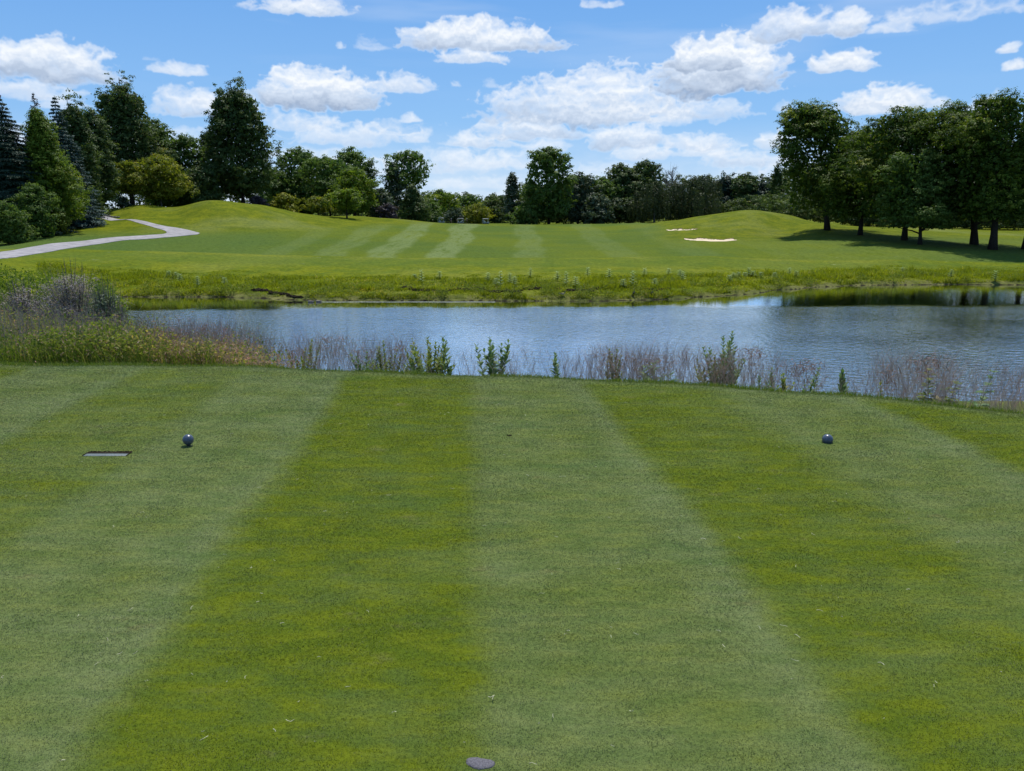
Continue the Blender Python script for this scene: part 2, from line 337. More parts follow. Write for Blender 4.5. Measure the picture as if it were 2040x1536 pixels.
# ------------------------------------------------------------------ materials
def mat(name):
    m = bpy.data.materials.new(name); m.use_nodes = True; m.node_tree.nodes.clear(); return m, N(m.node_tree)
def finish(g_, shader): g_('ShaderNodeOutputMaterial', {0: shader})
def pbsdf(g_, col, rough=.6, spec=.5, normal=None, **kw):
    n = g_('ShaderNodeBsdfPrincipled', {'Base Color': col if hasattr(col, 'links') else (*col, 1), 'Roughness': rough, 'Specular IOR Level': spec})
    if normal is not None: g_.nt.links.new(normal, n.inputs['Normal'])
    for k, v in kw.items():
        k = k.replace('_', ' ')
        if hasattr(v, 'links'): g_.nt.links.new(v, n.inputs[k])
        else: n.inputs[k].default_value = v
    return n.outputs[0]
def simple(name, col, rough=.6, var=.15, scale=3., spec=.4, bump=0., metallic=0.):
    m, g_ = mat(name); pos = g_('ShaderNodeTexCoord').outputs['Object']
    n = g_.noise(pos, scale, 5, .6)
    c = g_.mix(g_.ss(n, .3, .7), tuple(np.array(col) * (1 - var)), tuple(np.minimum(1, np.array(col) * (1 + var))))
    nor = g_('ShaderNodeBump', {'Strength': bump, 'Distance': .02, 'Height': n}).outputs[0] if bump else None
    finish(g_, pbsdf(g_, c, rough, spec, nor, Metallic=metallic)); return m

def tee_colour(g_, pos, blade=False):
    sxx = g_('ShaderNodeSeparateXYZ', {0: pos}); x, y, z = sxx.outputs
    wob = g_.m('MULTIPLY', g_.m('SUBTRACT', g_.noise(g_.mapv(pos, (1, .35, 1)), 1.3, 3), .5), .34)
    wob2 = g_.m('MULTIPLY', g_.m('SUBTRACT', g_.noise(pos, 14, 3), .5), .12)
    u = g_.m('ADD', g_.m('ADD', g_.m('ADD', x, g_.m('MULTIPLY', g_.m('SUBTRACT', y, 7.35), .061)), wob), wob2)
    # u -6.4 .. 6.4 -> 0..1 ; 0 = leaf tips away (pale), 1 = towards (deep), the mowing sheen painted as colour
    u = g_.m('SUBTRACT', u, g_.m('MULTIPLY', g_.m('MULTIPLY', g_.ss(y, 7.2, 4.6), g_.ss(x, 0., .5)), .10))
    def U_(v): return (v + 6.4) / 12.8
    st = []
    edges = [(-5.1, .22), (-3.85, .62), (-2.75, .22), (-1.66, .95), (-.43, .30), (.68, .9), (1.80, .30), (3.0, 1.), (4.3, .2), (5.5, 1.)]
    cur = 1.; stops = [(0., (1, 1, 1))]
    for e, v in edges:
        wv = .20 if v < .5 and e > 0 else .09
        if v > .5 and e > -5: stops.append((U_(e - .34), (cur,) * 3)); cur = .0  # paler line before the edge, a highlight painted along the stripe
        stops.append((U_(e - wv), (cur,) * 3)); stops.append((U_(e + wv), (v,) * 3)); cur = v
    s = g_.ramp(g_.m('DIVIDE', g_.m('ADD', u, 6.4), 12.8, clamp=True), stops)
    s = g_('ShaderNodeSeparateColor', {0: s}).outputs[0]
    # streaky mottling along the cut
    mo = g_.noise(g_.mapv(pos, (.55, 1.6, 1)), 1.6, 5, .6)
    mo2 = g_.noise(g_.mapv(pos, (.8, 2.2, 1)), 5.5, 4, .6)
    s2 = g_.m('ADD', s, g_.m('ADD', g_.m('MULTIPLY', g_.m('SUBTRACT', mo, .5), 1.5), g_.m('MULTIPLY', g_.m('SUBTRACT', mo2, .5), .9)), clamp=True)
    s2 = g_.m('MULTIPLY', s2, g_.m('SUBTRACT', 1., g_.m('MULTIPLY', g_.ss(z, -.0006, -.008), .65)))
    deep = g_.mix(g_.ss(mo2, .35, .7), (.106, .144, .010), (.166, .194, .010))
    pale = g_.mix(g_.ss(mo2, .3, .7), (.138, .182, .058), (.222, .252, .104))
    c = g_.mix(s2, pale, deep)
    tan_ = g_.ss(g_.noise(g_.mapv(pos, (1, 2, 1)), 2.4, 5, .65), .60, .74)
    c = g_.mix(g_.m('MULTIPLY', tan_, .55), c, (.23, .20, .08))
    blu = g_.ss(g_.noise(g_.mapv(pos, (.7, 1.5, 1)), 1.1, 4, .6), .54, .70)
    c = g_.mix(g_.m('MULTIPLY', blu, .4), c, (.070, .130, .035))
    c = g_.mix(g_.m('MULTIPLY', g_.ss(g_.noise(g_.mapv(pos, (.9, 2.6, 1)), 3.1, 4, .6), .5, .72), .16), c, (.060, .090, .012))
    return c

def ground_mat():
    m, g_ = mat("turf"); pos = g_('ShaderNodeNewGeometry').outputs['Position']
    x, y, z = g_('ShaderNodeSeparateXYZ', {0: pos}).outputs
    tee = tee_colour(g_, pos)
    fine = g_.noise(pos, 260, 3, .7); fine2 = g_.noise(pos, 60, 4, .7)
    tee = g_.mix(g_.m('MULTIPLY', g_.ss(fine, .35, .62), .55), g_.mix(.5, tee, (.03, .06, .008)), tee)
    # weedy slope round the pond
    sn = g_.noise(pos, 1.5, 6, .65); slope = g_.mix(g_.ss(sn, .35, .65), (.060, .090, .018), (.13, .14, .035))
    # far side: rough, fairway with fanned mowing stripes, their sheen put into the colour
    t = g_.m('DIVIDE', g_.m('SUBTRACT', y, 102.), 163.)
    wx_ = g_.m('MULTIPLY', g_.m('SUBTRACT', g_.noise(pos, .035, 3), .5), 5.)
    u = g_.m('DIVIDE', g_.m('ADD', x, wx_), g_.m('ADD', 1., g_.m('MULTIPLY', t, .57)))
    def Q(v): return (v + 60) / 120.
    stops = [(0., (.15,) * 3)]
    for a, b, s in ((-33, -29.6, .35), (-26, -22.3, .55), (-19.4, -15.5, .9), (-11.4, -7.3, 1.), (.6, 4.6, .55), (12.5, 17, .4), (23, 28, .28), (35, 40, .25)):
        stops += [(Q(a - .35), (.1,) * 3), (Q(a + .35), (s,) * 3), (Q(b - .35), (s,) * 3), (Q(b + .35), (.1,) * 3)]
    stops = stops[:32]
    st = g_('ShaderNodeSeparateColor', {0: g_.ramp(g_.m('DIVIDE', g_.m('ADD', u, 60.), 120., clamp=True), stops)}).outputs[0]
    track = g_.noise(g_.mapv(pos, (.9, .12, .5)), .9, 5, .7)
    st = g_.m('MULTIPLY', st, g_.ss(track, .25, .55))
    n1 = g_.noise(g_.mapv(pos, (.7, .5, 1)), .05, 5, .6); n2 = g_.noise(g_.mapv(pos, (1, .8, 1)), .35, 6, .65); n3 = g_.noise(pos, 2.2, 5, .7)
    fair = g_.mix(g_.ss(n1, .38, .62), (.070, .108, .013), (.102, .130, .007))
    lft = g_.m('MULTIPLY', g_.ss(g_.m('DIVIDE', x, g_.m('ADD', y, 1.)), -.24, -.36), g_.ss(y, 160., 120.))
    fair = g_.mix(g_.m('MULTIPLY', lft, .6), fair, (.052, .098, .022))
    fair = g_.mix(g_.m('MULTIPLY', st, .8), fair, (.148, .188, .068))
    rough_ = g_.mix(g_.ss(n2, .35, .65), (.088, .122, .010), (.142, .160, .008))
    rough_ = g_.mix(g_.m('MULTIPLY', g_.ss(n1, .45, .6), .5), rough_, (.19, .20, .035))
    mound = g_.mix(g_.ss(n2, .35, .65), (.082, .110, .006), (.138, .155, .008))
    mound = g_.mix(g_.m('MULTIPLY', g_.ss(n1, .5, .65), .5), mound, (.17, .19, .06))
    # mown line about y = 100, bank grass below it
    edge = g_.m('ADD', y, g_.m('MULTIPLY', g_.m('SUBTRACT', n2, .5), 3.5))
    fb = g_.ss(edge, 100., 102.)
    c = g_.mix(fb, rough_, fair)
    mid = g_.m('MULTIPLY', g_.ss(edge, 87., 93.), g_.ss(edge, 101., 97.))     # dull band just under the fairway
    c = g_.mix(g_.m('MULTIPLY', mid, .55), c, (.085, .125, .018))
    hi = g_.m('ADD', g_.ss(z, -2.9, -1.6), g_.m('MULTIPLY', g_.ss(g_.m('DIVIDE', x, g_.m('ADD', y, 1.)), .17, .22), g_.ss(y, 128., 150.)), clamp=True)
    c = g_.mix(g_.m('MULTIPLY', hi, g_.ss(y, 80., 100.)), c, mound)
    clover = g_.m('MULTIPLY', g_.ss(g_.noise(g_.mapv(pos, (.5, 1.3, 1)), .55, 5, .7), .66, .72), g_.m('MULTIPLY', g_.ss(y, 86., 92.), g_.ss(y, 112., 100.)))
    c = g_.mix(g_.m('MULTIPLY', clover, .6), c, (.34, .36, .22))
    # crumbling earth edge at the water and dead scrub near the shore line
    wob = g_.m('ADD', z, g_.m('MULTIPLY', g_.m('SUBTRACT', n3, .5), .5))
    wet = g_.ss(wob, -5.95, -6.25)
    c = g_.mix(g_.m('MULTIPLY', wet, .8), c, g_.mix(g_.ss(n2, .4, .6), (.10, .11, .03), (.16, .15, .06)))
    soil = g_.m('MULTIPLY', g_.ss(wob, -6.42, -6.5), 1.0)
    c = g_.mix(soil, c, (.035, .028, .018))
    c = g_.mix(.75, c, g_.mix(1.0, c, g_.mix(g_.ss(n3, .3, .7), (.60, .63, .6), (1.30, 1.27, 1.2)), 'MULTIPLY'))
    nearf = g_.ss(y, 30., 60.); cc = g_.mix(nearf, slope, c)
    # tee sheet keeps its own colour up to the lip
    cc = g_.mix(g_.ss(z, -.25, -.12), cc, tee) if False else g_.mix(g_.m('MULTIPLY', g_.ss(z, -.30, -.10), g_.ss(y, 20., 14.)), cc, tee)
    bh = g_.m('ADD', g_.m('MULTIPLY', fine2, .3), g_.m('MULTIPLY', n3, 1.))
    bn = g_('ShaderNodeBump', {'Strength': .5, 'Distance': .12, 'Height': bh}).outputs[0]
    finish(g_, pbsdf(g_, cc, .95, .03, bn)); return m
GROUND = ground_mat()

def blade_mat():
    m, g_ = mat("grass_blades"); pos = g_('ShaderNodeNewGeometry').outputs['Position']
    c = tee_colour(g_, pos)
    r = g_.noise(pos, 330, 2, .7)
    ti = g_('ShaderNodeAttribute', attribute_name='tint').outputs['Fac']
    c = g_.mix(1.0, c, g_.mix(ti, (.72, .75, .7), (1.36, 1.3, 1.42)), 'MULTIPLY')
    dry = g_.ss(ti, .965, .985)
    c = g_.mix(g_.m('MULTIPLY', dry, .8), c, (.42, .38, .22))
    d = g_('ShaderNodeBsdfDiffuse', {0: c}).outputs[0]; tr = g_('ShaderNodeBsdfTranslucent', {0: c}).outputs[0]
    gl = g_('ShaderNodeBsdfGlossy', {0: (1, 1, 1, 1), 'Roughness': .45}).outputs[0]
    a = g_('ShaderNodeMixShader', {0: .3, 1: d, 2: tr}).outputs[0]
    finish(g_, g_('ShaderNodeMixShader', {0: .022, 1: a, 2: gl}).outputs[0]); return m
BLADE = blade_mat()

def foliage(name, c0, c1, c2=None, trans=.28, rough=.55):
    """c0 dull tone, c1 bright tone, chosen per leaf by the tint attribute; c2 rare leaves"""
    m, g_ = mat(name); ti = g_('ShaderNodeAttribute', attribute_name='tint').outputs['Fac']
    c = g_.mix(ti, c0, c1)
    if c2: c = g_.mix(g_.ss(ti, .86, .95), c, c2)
    b = pbsdf(g_, c, rough, .12)
    tr = g_('ShaderNodeBsdfTranslucent', {0: g_.mix(1.0, c, (1.3, 1.35, .7), 'MULTIPLY')}).outputs[0]
    finish(g_, g_('ShaderNodeMixShader', {0: trans, 1: b, 2: tr}).outputs[0]); return m
def bark(name, c):
    return simple(name, c, .9, .35, 6., .1, .5)

def water_mat():
    m, g_ = mat("water"); pos = g_('ShaderNodeNewGeometry').outputs['Position']
    x, y, z = g_('ShaderNodeSeparateXYZ', {0: pos}).outputs
    wv = g_.m('MULTIPLY', g_.m('SUBTRACT', g_.noise(pos, .25, 4, .6), .5), 4.)
    ed = g_.m('ADD', g_.m('SUBTRACT', y, g_.m('MULTIPLY', x, .045)), wv)
    calm = g_.ss(ed, 64.6, 62.2)                              # 1 where the breeze ruffles the pond
    a = g_.noise(g_.mapv(pos, (1., 1.5, 1)), 4.2, 3, .6, .4)
    b = g_.noise(g_.mapv(pos, (1., 1.4, 1)), 1.7, 3, .5, .3)
    big = g_.ss(g_.noise(pos, .12, 3), .3, .7)
    h = g_.m('ADD', g_.m('MULTIPLY', a, .35), g_.m('MULTIPLY', b, .65))
    s = g_.m('ADD', .07, g_.m('MULTIPLY', calm, g_.m('ADD', .35, g_.m('MULTIPLY', big, .45))))
    bn = g_('ShaderNodeBump', {'Strength': s, 'Distance': .12, 'Height': h}).outputs[0]
    col = g_.mix(calm, (.030, .040, .010), (.12, .18, .24))
    fr = g_('ShaderNodeFresnel', {'IOR': 1.45, 'Normal': bn}).outputs[0]
    fac = g_.m('ADD', .50, g_.m('MULTIPLY', fr, .95), clamp=True)
    df = g_('ShaderNodeBsdfDiffuse', {0: col}).outputs[0]; gl = g_('ShaderNodeBsdfGlossy', {0: (.97, .985, 1, 1), 'Roughness': .03, 'Normal': bn}).outputs[0]
    sh = g_('ShaderNodeMixShader', {0: fac, 1: df, 2: gl}).outputs[0]
    finish(g_, sh); return m
WATERM = water_mat()

# ------------------------------------------------------------------ ground sheet
def build_ground():
    ys = [-60, -30, -15, -8, -4]; y = -2.
    while y < 13.: ys.append(y); y += .12
    while y < 24: ys.append(y); y += .35
    while y < 64: ys.append(y); y += 1.2
    while y < 92: ys.append(y); y += .45
    while y < 240: ys.append(y); y += 1.1
    while y < 330: ys.append(y); y += 3
    ys += [345, 370, 420, 500, 650, 900, 1400, 2500, 5000, 9000]
    ys = np.array(ys); aa = np.concatenate([np.linspace(-3, -.85, 26)[:-1], np.linspace(-.85, .85, 560), np.linspace(.85, 3, 26)[1:]])
    Yg, Ag = np.meshgrid(ys, aa, indexing='ij'); Wd = np.maximum(Yg, 0) + 9.
    Xg = Ag * Wd
    Z = hgt(Xg, Yg)
    f = np.clip((Yg - 300) / 200, 0, 1); Z = Z * (1 - f) + (-3.) * f
    n, m_ = Xg.shape; V = np.stack([Xg, Yg, Z], -1).reshape(-1, 3)
    i = np.arange(n - 1)[:, None] * m_; j = np.arange(m_ - 1)[None, :]
    Fq = np.stack([i + j, i + j + 1, i + m_ + j + 1, i + m_ + j], -1).reshape(-1, 4)
    o = mesh_np("ground", V, Fq, GROUND, smooth=True)
    tag(o, "mown tee, grassy pond banks and rolling striped fairway", None, None, "structure")
build_ground()
wa = mesh_np("water", [(-260, 16, WATER), (320, 16, WATER), (320, 100, WATER), (-260, 100, WATER)], np.array([[0, 1, 2, 3]]), WATERM)
tag(wa, "blue rippled pond between the tee and the fairway", None, None, "structure")

# ------------------------------------------------------------------ cart path
PATHM = simple("asphalt_path", (.29, .27, .265), .9, .22, .9, .2, .2)
def ribbon(name, O, I, m_, lift=.05, across=6, sub=8, ranges=None):
    O3 = []; I3 = []
    for k, (o_, i_) in enumerate(zip(O, I)):
        O3.append(ground_at(*o_) if len(o_) == 2 else (( o_[0] - 1020) / 1535. * o_[2], o_[2]))
        I3.append(ground_at(*i_) if len(i_) == 2 else (( i_[0] - 1020) / 1535. * i_[2], i_[2]))
    O3, I3 = np.array(O3), np.array(I3)
    def dense(Pt):
        t = np.arange(len(Pt)); tt = np.linspace(0, len(Pt) - 1, (len(Pt) - 1) * sub + 1)
        o_ = np.stack([np.interp(tt, t, Pt[:, k]) for k in range(2)], 1)
        for _ in range(3): o_[1:-1] = (o_[:-2] + 2 * o_[1:-1] + o_[2:]) / 4
        return o_
    Od, Id = dense(O3), dense(I3); n = len(Od)
    s = np.linspace(0, 1, across)[None, :, None]; P = Od[:, None] * (1 - s) + Id[:, None] * s
    z = hgt(P[..., 0], P[..., 1]) + lift + .03 * np.sin(np.linspace(0, 1, across) * pi)[None]
    top = np.concatenate([P, z[..., None]], -1); V = top.reshape(-1, 3)
    i = np.arange(n - 1)[:, None] * across; j = np.arange(across - 1)[None]
    Fq = np.stack([i + j, i + across + j, i + across + j + 1, i + j + 1], -1).reshape(-1, 4)
    # skirts so that the slab has an edge
    e = np.concatenate([top[:, 0], top[::-1, -1]]); b = e - (0, 0, .25); k = len(V); V = np.vstack([V, e, b]); L = len(e)
    ii = np.arange(L); Fs = np.stack([ii + k, (ii + 1) % L + k, (ii + 1) % L + k + L, ii + k + L], -1)
    return mesh_np(name, V, [np.vstack([Fq, Fs])], m_, smooth=False), Od, Id
OUT = [(-300, 552), (-80, 527), (0, 516.5), (50, 509.5), (100, 502), (200, 486), (247, 479), (320, 474), (393, 467.8), (399, 464.5), (375, 458.5), (350, 453.5), (306, 446), (262, 437.5), (243, 434.8, 147.5), (222, 0, 150.5), (195, 0, 156), (150, 0, 160), (90, 0, 160)]
INN = [(-300, 532), (-80, 513), (0, 503), (50, 494.5), (100, 486), (200, 475.8), (240, 472.3), (290, 469), (328, 466.5), (333, 463.5), (329, 460), (320, 457), (276, 445), (243, 436.5), (225, 0, 144), (206, 0, 147.5), (178, 0, 152), (140, 0, 155), (90, 0, 156)]
pth, _o, _i = ribbon("path", OUT, INN, PATHM)
tag(pth, "pale grey asphalt cart path bending round a grass mound", None, None, "structure")

# ------------------------------------------------------------------ sand bunkers
SAND = simple("sand", (.66, .53, .36), .95, .10, .8, .1, .4)
def bunker(k, label, seed):
    bx, by, hx, hy, ba = BUNK[k]; n, m_ = 72, 8; V = []; 
    th = np.linspace(0, 2 * pi, n, endpoint=False)
    rr = 1 + .10 * np.sin(2 * th + seed) + .08 * np.sin(5 * th + seed * 2) + .05 * np.sin(9 * th + seed)
    V = [(bx, by)]; ux = hx * rr * np.cos(th); uy = hy * rr * np.sin(th); cb, sb = cos(ba), sin(ba)
    for q in range(1, m_ + 1):
        s = q / m_; V += list(zip(bx + s * (ux * cb - uy * sb), by + s * (ux * sb + uy * cb)))
    V = np.array(V); z = hgt(V[:, 0], V[:, 1]) + .05; V = np.column_stack([V, z])
    F3 = [(0, 1 + i, 1 + (i + 1) % n) for i in range(n)]; F4 = []
    for q in range(m_ - 1):
        a = 1 + q * n; b = a + n; F4 += [(a + i, b + i, b + (i + 1) % n, a + (i + 1) % n) for i in range(n)]
    o = mesh_np("sand_bunker", V, [np.array(F4), np.array(F3)], SAND, smooth=True)
    q = MB(); rng = np.random.default_rng(int(seed * 10)); a = np.linspace(.12 * pi, .88 * pi, 46); rw = np.interp(a, th, rr) * 1.0
    ex = hx * rw * np.cos(a); ey = hy * rw * np.sin(a); xx = bx + ex * cos(ba) - ey * sin(ba); yy = by + ex * sin(ba) + ey * cos(ba) + rng.normal(0, .12, 46)
    q.tube(np.stack([xx, yy, hgt(xx, yy) + .05 + rng.normal(0, .04, 46)], 1), rng.uniform(.03, .13, 46), 6); q.build('lip', simple("bunker_lip", (.17, .13, .06), .95, .4, 2., .1, .6), o)
    tag(o, label, "bunker", "sand bunkers in the mound")
bunker(0, "smaller upper sand bunker cut into the front of the right hand mound", 1.)
bunker(1, "longer pale sand bunker at the foot of the mound, nearer the fairway", 2.7)
#@@PART2
# ================================================================== vegetation builders
def unit(v): return v / (np.linalg.norm(v, axis=-1, keepdims=True) + 1e-9)
def leaf_quads(P, Nn, s, asp, rng, tint):
    n = len(P); r = rng.normal(size=(n, 3)); t1 = unit(np.cross(Nn, r)); t2 = np.cross(Nn, t1)
    s = np.broadcast_to(np.asarray(s, float), (n,))[:, None]
    fold = Nn * s * .25
    V = np.stack([P - t1 * s, P - t2 * s * asp + fold, P + t1 * s, P + t2 * s * asp + fold], 1).reshape(-1, 3)
    return V, np.arange(n * 4).reshape(n, 4), np.repeat(tint, 4)
def strands(P, r, sides=3):
    """P (n,k,3) polylines, r (n,k) radii -> closed thin tubes"""
    n, k, _ = P.shape; T = unit(np.gradient(P, axis=1)); ref = np.zeros_like(T); ref[..., 0] = .83; ref[..., 1] = .55
    A = unit(np.cross(T, ref)); B = np.cross(A, T); th = np.arange(sides) * 2 * pi / sides
    V = P[:, :, None] + r[:, :, None, None] * (np.cos(th)[:, None] * A[:, :, None] + np.sin(th)[:, None] * B[:, :, None])
    base = np.arange(n)[:, None, None] * k * sides; i = np.arange(k - 1)[None, :, None] * sides; j = np.arange(sides)[None, None]
    j2 = (j + 1) % sides
    Fq = np.stack([base + i + j, base + i + j2, base + i + sides + j2, base + i + sides + j], -1).reshape(-1, 4)
    return V.reshape(-1, 3), Fq
def blades(B, H, Wd, lean, rng, tint, k=3):
    """grass blades: base points, heights, widths, lean vectors (n,2)"""
    n = len(B); th = rng.uniform(0, 2 * pi, n); side = np.stack([np.cos(th), np.sin(th), 0 * th], 1) * Wd[:, None] / 2
    t = np.linspace(0, 1, k); V = []
    for q, tt in enumerate(t):
        c = B + np.stack([lean[:, 0] * H * tt ** 2, lean[:, 1] * H * tt ** 2, H * (tt - .25 * tt ** 2 * np.hypot(lean[:, 0], lean[:, 1]))], 1)
        if q < k - 1: V += [c - side * (1 - .6 * tt), c + side * (1 - .6 * tt)]
        else: V += [c]
    V = np.stack(V, 1); nv = V.shape[1]; b = np.arange(n)[:, None] * nv
    F4 = [b + np.array([[2 * q, 2 * q + 1, 2 * q + 3, 2 * q + 2]]) for q in range(k - 2)]
    F3 = b + np.array([[2 * k - 4, 2 * k - 3, 2 * k - 2]])
    return V.reshape(-1, 3), ([np.concatenate(F4)] if F4 else []) + [F3], np.repeat(tint, nv)

PROF = {  # crown radius against height (0 bottom .. 1 top)
 'round':  ([0, .08, .25, .5, .75, .9, 1.], [.35, .72, .96, 1., .86, .58, .12]),
 'maple':  ([0, .06, .2, .4, .6, .8, .92, 1.], [.60, .92, 1., 1., .93, .74, .54, .20]),
 'tall':   ([0, .06, .2, .45, .65, .8, .92, 1.], [.35, .8, 1., .94, .72, .56, .45, .15]),
 'cone':   ([0, .05, .2, .5, .8, 1.], [.7, 1., .93, .62, .27, .04]),
 'column': ([0, .1, .3, .6, .85, 1.], [.6, .9, 1., .8, .5, .1]),
 'bush':   ([0, .15, .4, .7, .9, 1.], [.8, 1., .95, .75, .45, .12]),
 'spread': ([0, .15, .4, .7, .88, 1.], [.45, .85, 1., .9, .62, .15]),
}
def crown_pts(kind, H, z0, rad, Yd, rng, dens=1.0, sy=1.0, leaf=None, lean=0., split=None):
    """returns leaf positions, normals, per-leaf tint, leaf half length, clump centres"""
    s = leaf or max(.10, Yd * .00118); ch = H - z0
    kk = kind if kind in PROF else 'round'
    tp, rp = PROF[kk]
    rc = np.clip(.15 * rad + .035 * ch, .35, 1.7) * (1.15 if kind == 'maple' else 1.)
    A = 3.2 * rad * ch * 1.1
    ncl = int(np.clip(A / (rc * rc) * (.85 if kind == 'maple' else 1.1), 22, 330))
    ph = rng.uniform(0, 6.28, 6)
    t = rng.beta(1.15, 1.05, ncl); th = rng.uniform(0, 2 * pi, ncl)
    lf = 1.25 if kind == 'maple' else (1.6 if kind in ('bush', 'spread') else 1.15)
    lump = 1 + lf * .16 * np.sin(3 * th + ph[0] + 5 * t) + lf * .12 * np.sin(5 * th + ph[1] - 9 * t) + .10 * np.sin(9 * t * 2 + ph[2]) + rng.normal(0, .07, ncl)
    R_ = np.interp(t, tp, rp) * rad * lump * (1.0 if kind == 'tall' else 1.12); q = rng.uniform(.30, 1, ncl) ** .42
    q = np.where(rng.random(ncl) < .25, rng.uniform(.1, .8, ncl), q)
    rr = np.maximum(R_ - rc * .6, 0.05) * q
    Cc = np.stack([rr * np.cos(th), rr * np.sin(th) * sy, z0 + rc * .5 + t * (ch * (.80 if kind == 'tall' else 1.) - rc * 1.0)], 1)
    if lean: Cc[:, 0] += lean * (t ** 1.3) * rad
    rcs = rc * rng.uniform(.65, 1.25, ncl) * np.interp(t, [0, .85, 1], [1, .95, .6])
    stretch = np.ones(ncl)
    if kind == 'tall':          # upright sprays that break the top outline
        m_ = max(18, int(40 * ch / 20)); tt = rng.uniform(.30, .86, m_) ; tt[:m_ // 3] = rng.uniform(.70, .86, m_ // 3); a = rng.uniform(0, 2 * pi, m_)
        b = np.interp(tt * 1.12, tp, rp) * rad * rng.uniform(.15, 1.12, m_)
        ex = []
        for k in range(m_):
            n_ = 4; hh = rng.uniform(.10, .19) * ch
            for j in range(n_):
                f = j / (n_ - 1); ex.append((b[k] * (1 + .12 * f) * cos(a[k]), b[k] * (1 + .12 * f) * sin(a[k]), z0 + ch * tt[k] - ch * .05 + hh * f, rc * (.50 - .36 * f)))
        ex = np.array(ex); ex[:, 2] = np.minimum(ex[:, 2], H * 1.01)
        Cc = np.vstack([Cc, ex[:, :3]]); rcs = np.concatenate([rcs, ex[:, 3]]); stretch = np.concatenate([stretch, np.full(len(ex), 1.5)])
    dm = np.linalg.norm((Cc[:, None] - Cc[None]) * (1, 1, .8), axis=2) / (rcs[:, None] + rcs[None]); np.fill_diagonal(dm, 9)
    kp = np.sort(dm, 1)[:, 2] < (1.25 if kind == 'tall' else .85); Cc = Cc[kp]; rcs = rcs[kp]; stretch = stretch[kp]      # no spray floats free of the crown
    n_tot = int(np.clip(6.6 * dens * A / 3.2 / (2 * s * s * .62), 900, 70000))
    wg = rcs ** 2; wg /= wg.sum(); ns_ = max(60, n_tot // 15); cs = rng.choice(len(Cc), ns_, p=wg)      # leaf sprays on the boughs
    ds = unit(rng.normal(size=(ns_, 3)) + np.array([0, 0, .30])); qq = rng.uniform(.42, 1.12, ns_) ** .6
    Sc = Cc[cs] + ds * (rcs[cs] * qq)[:, None] * np.stack([np.ones(ns_)] * 2 + [.75 * stretch[cs]], 1)
    tb_ = rng.normal(.42, .17, len(Cc))[cs] + rng.normal(0, .13, ns_)
    rs = (s * 1.9 + .10) * rng.uniform(.7, 1.35, ns_)
    si = rng.integers(0, ns_, n_tot); od = rng.normal(size=(n_tot, 3)) * np.array([.62, .62, .34])
    P = Sc[si] + od * rs[si][:, None]
    Nn = unit(ds[si] * .65 + unit(od) * .45 + rng.normal(size=(n_tot, 3)) * .25 + np.array([0, 0, .50]))
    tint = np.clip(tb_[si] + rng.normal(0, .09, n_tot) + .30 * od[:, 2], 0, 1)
    if dens > .72 and kind != 'willow':          # fill added inside the crown: bigger leaves tinted dark to block the sky
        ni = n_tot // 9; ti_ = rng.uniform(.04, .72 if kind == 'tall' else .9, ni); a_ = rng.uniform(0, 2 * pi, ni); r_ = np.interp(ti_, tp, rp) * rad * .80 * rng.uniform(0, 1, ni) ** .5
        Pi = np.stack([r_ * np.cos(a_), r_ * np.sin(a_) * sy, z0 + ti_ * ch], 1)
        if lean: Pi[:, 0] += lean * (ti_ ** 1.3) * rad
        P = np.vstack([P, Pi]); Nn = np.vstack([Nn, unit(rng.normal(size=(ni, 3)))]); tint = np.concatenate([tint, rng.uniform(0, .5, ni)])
        s = np.concatenate([np.full(n_tot, s), np.full(ni, s * 2.3)])
    return P, Nn, tint, s, Cc, rcs
def trunk_mb(H, r0, Cc, rng, nl=12, z_split=.35, lean=0., bend=.3, stems=1):
    mb = MB(); zs = np.linspace(-.3, H * .86, 9)
    bx = lean * (np.clip(zs / H, 0, 1) ** 1.3) + bend * np.sin(zs / H * 4 + rng.uniform(0, 6)) * (zs / H)
    for sidx in range(stems):
        ang = 2 * pi * sidx / stems + .5; sp_ = 0 if stems == 1 else .11 * H
        P = np.stack([bx + sp_ * cos(ang) * np.clip(zs / H, 0, 1), bend * np.cos(zs / H * 3) * (zs / H) + sp_ * sin(ang) * np.clip(zs / H, 0, 1), zs], 1)
        rad = r0 * (1 - .88 * np.clip(zs / (H * .88), 0, 1) ** .8); rad[0] = r0 * 1.35; rad[1] *= 1.05
        mb.tube(P, rad / (1 if stems == 1 else 1.5), 8)
    order = rng.permutation(len(Cc))[:nl]
    for k in order:
        e = Cc[k]; zz = max(H * z_split * .6, min(e[2] - .25 * np.hypot(e[0], e[1]) - .6, H * .8)); zz = max(zz, .3)
        b = np.array([np.interp(zz, P[:, 2], P[:, 0]), np.interp(zz, P[:, 2], P[:, 1]), zz])
        mid = b * .5 + e * .5 + np.array([0, 0, -.05 * H * rng.uniform(-.2, 1)]); Pm = np.stack([b, (b + mid) / 2 + (0, 0, .01 * H), mid, (mid + e) / 2, e])
        rb = r0 * (1 - .85 * zz / H) * .5; mb.tube(Pm, np.linspace(rb, rb * .15, 5), 5, cap=False)
    return mb
TREE_N = [0]
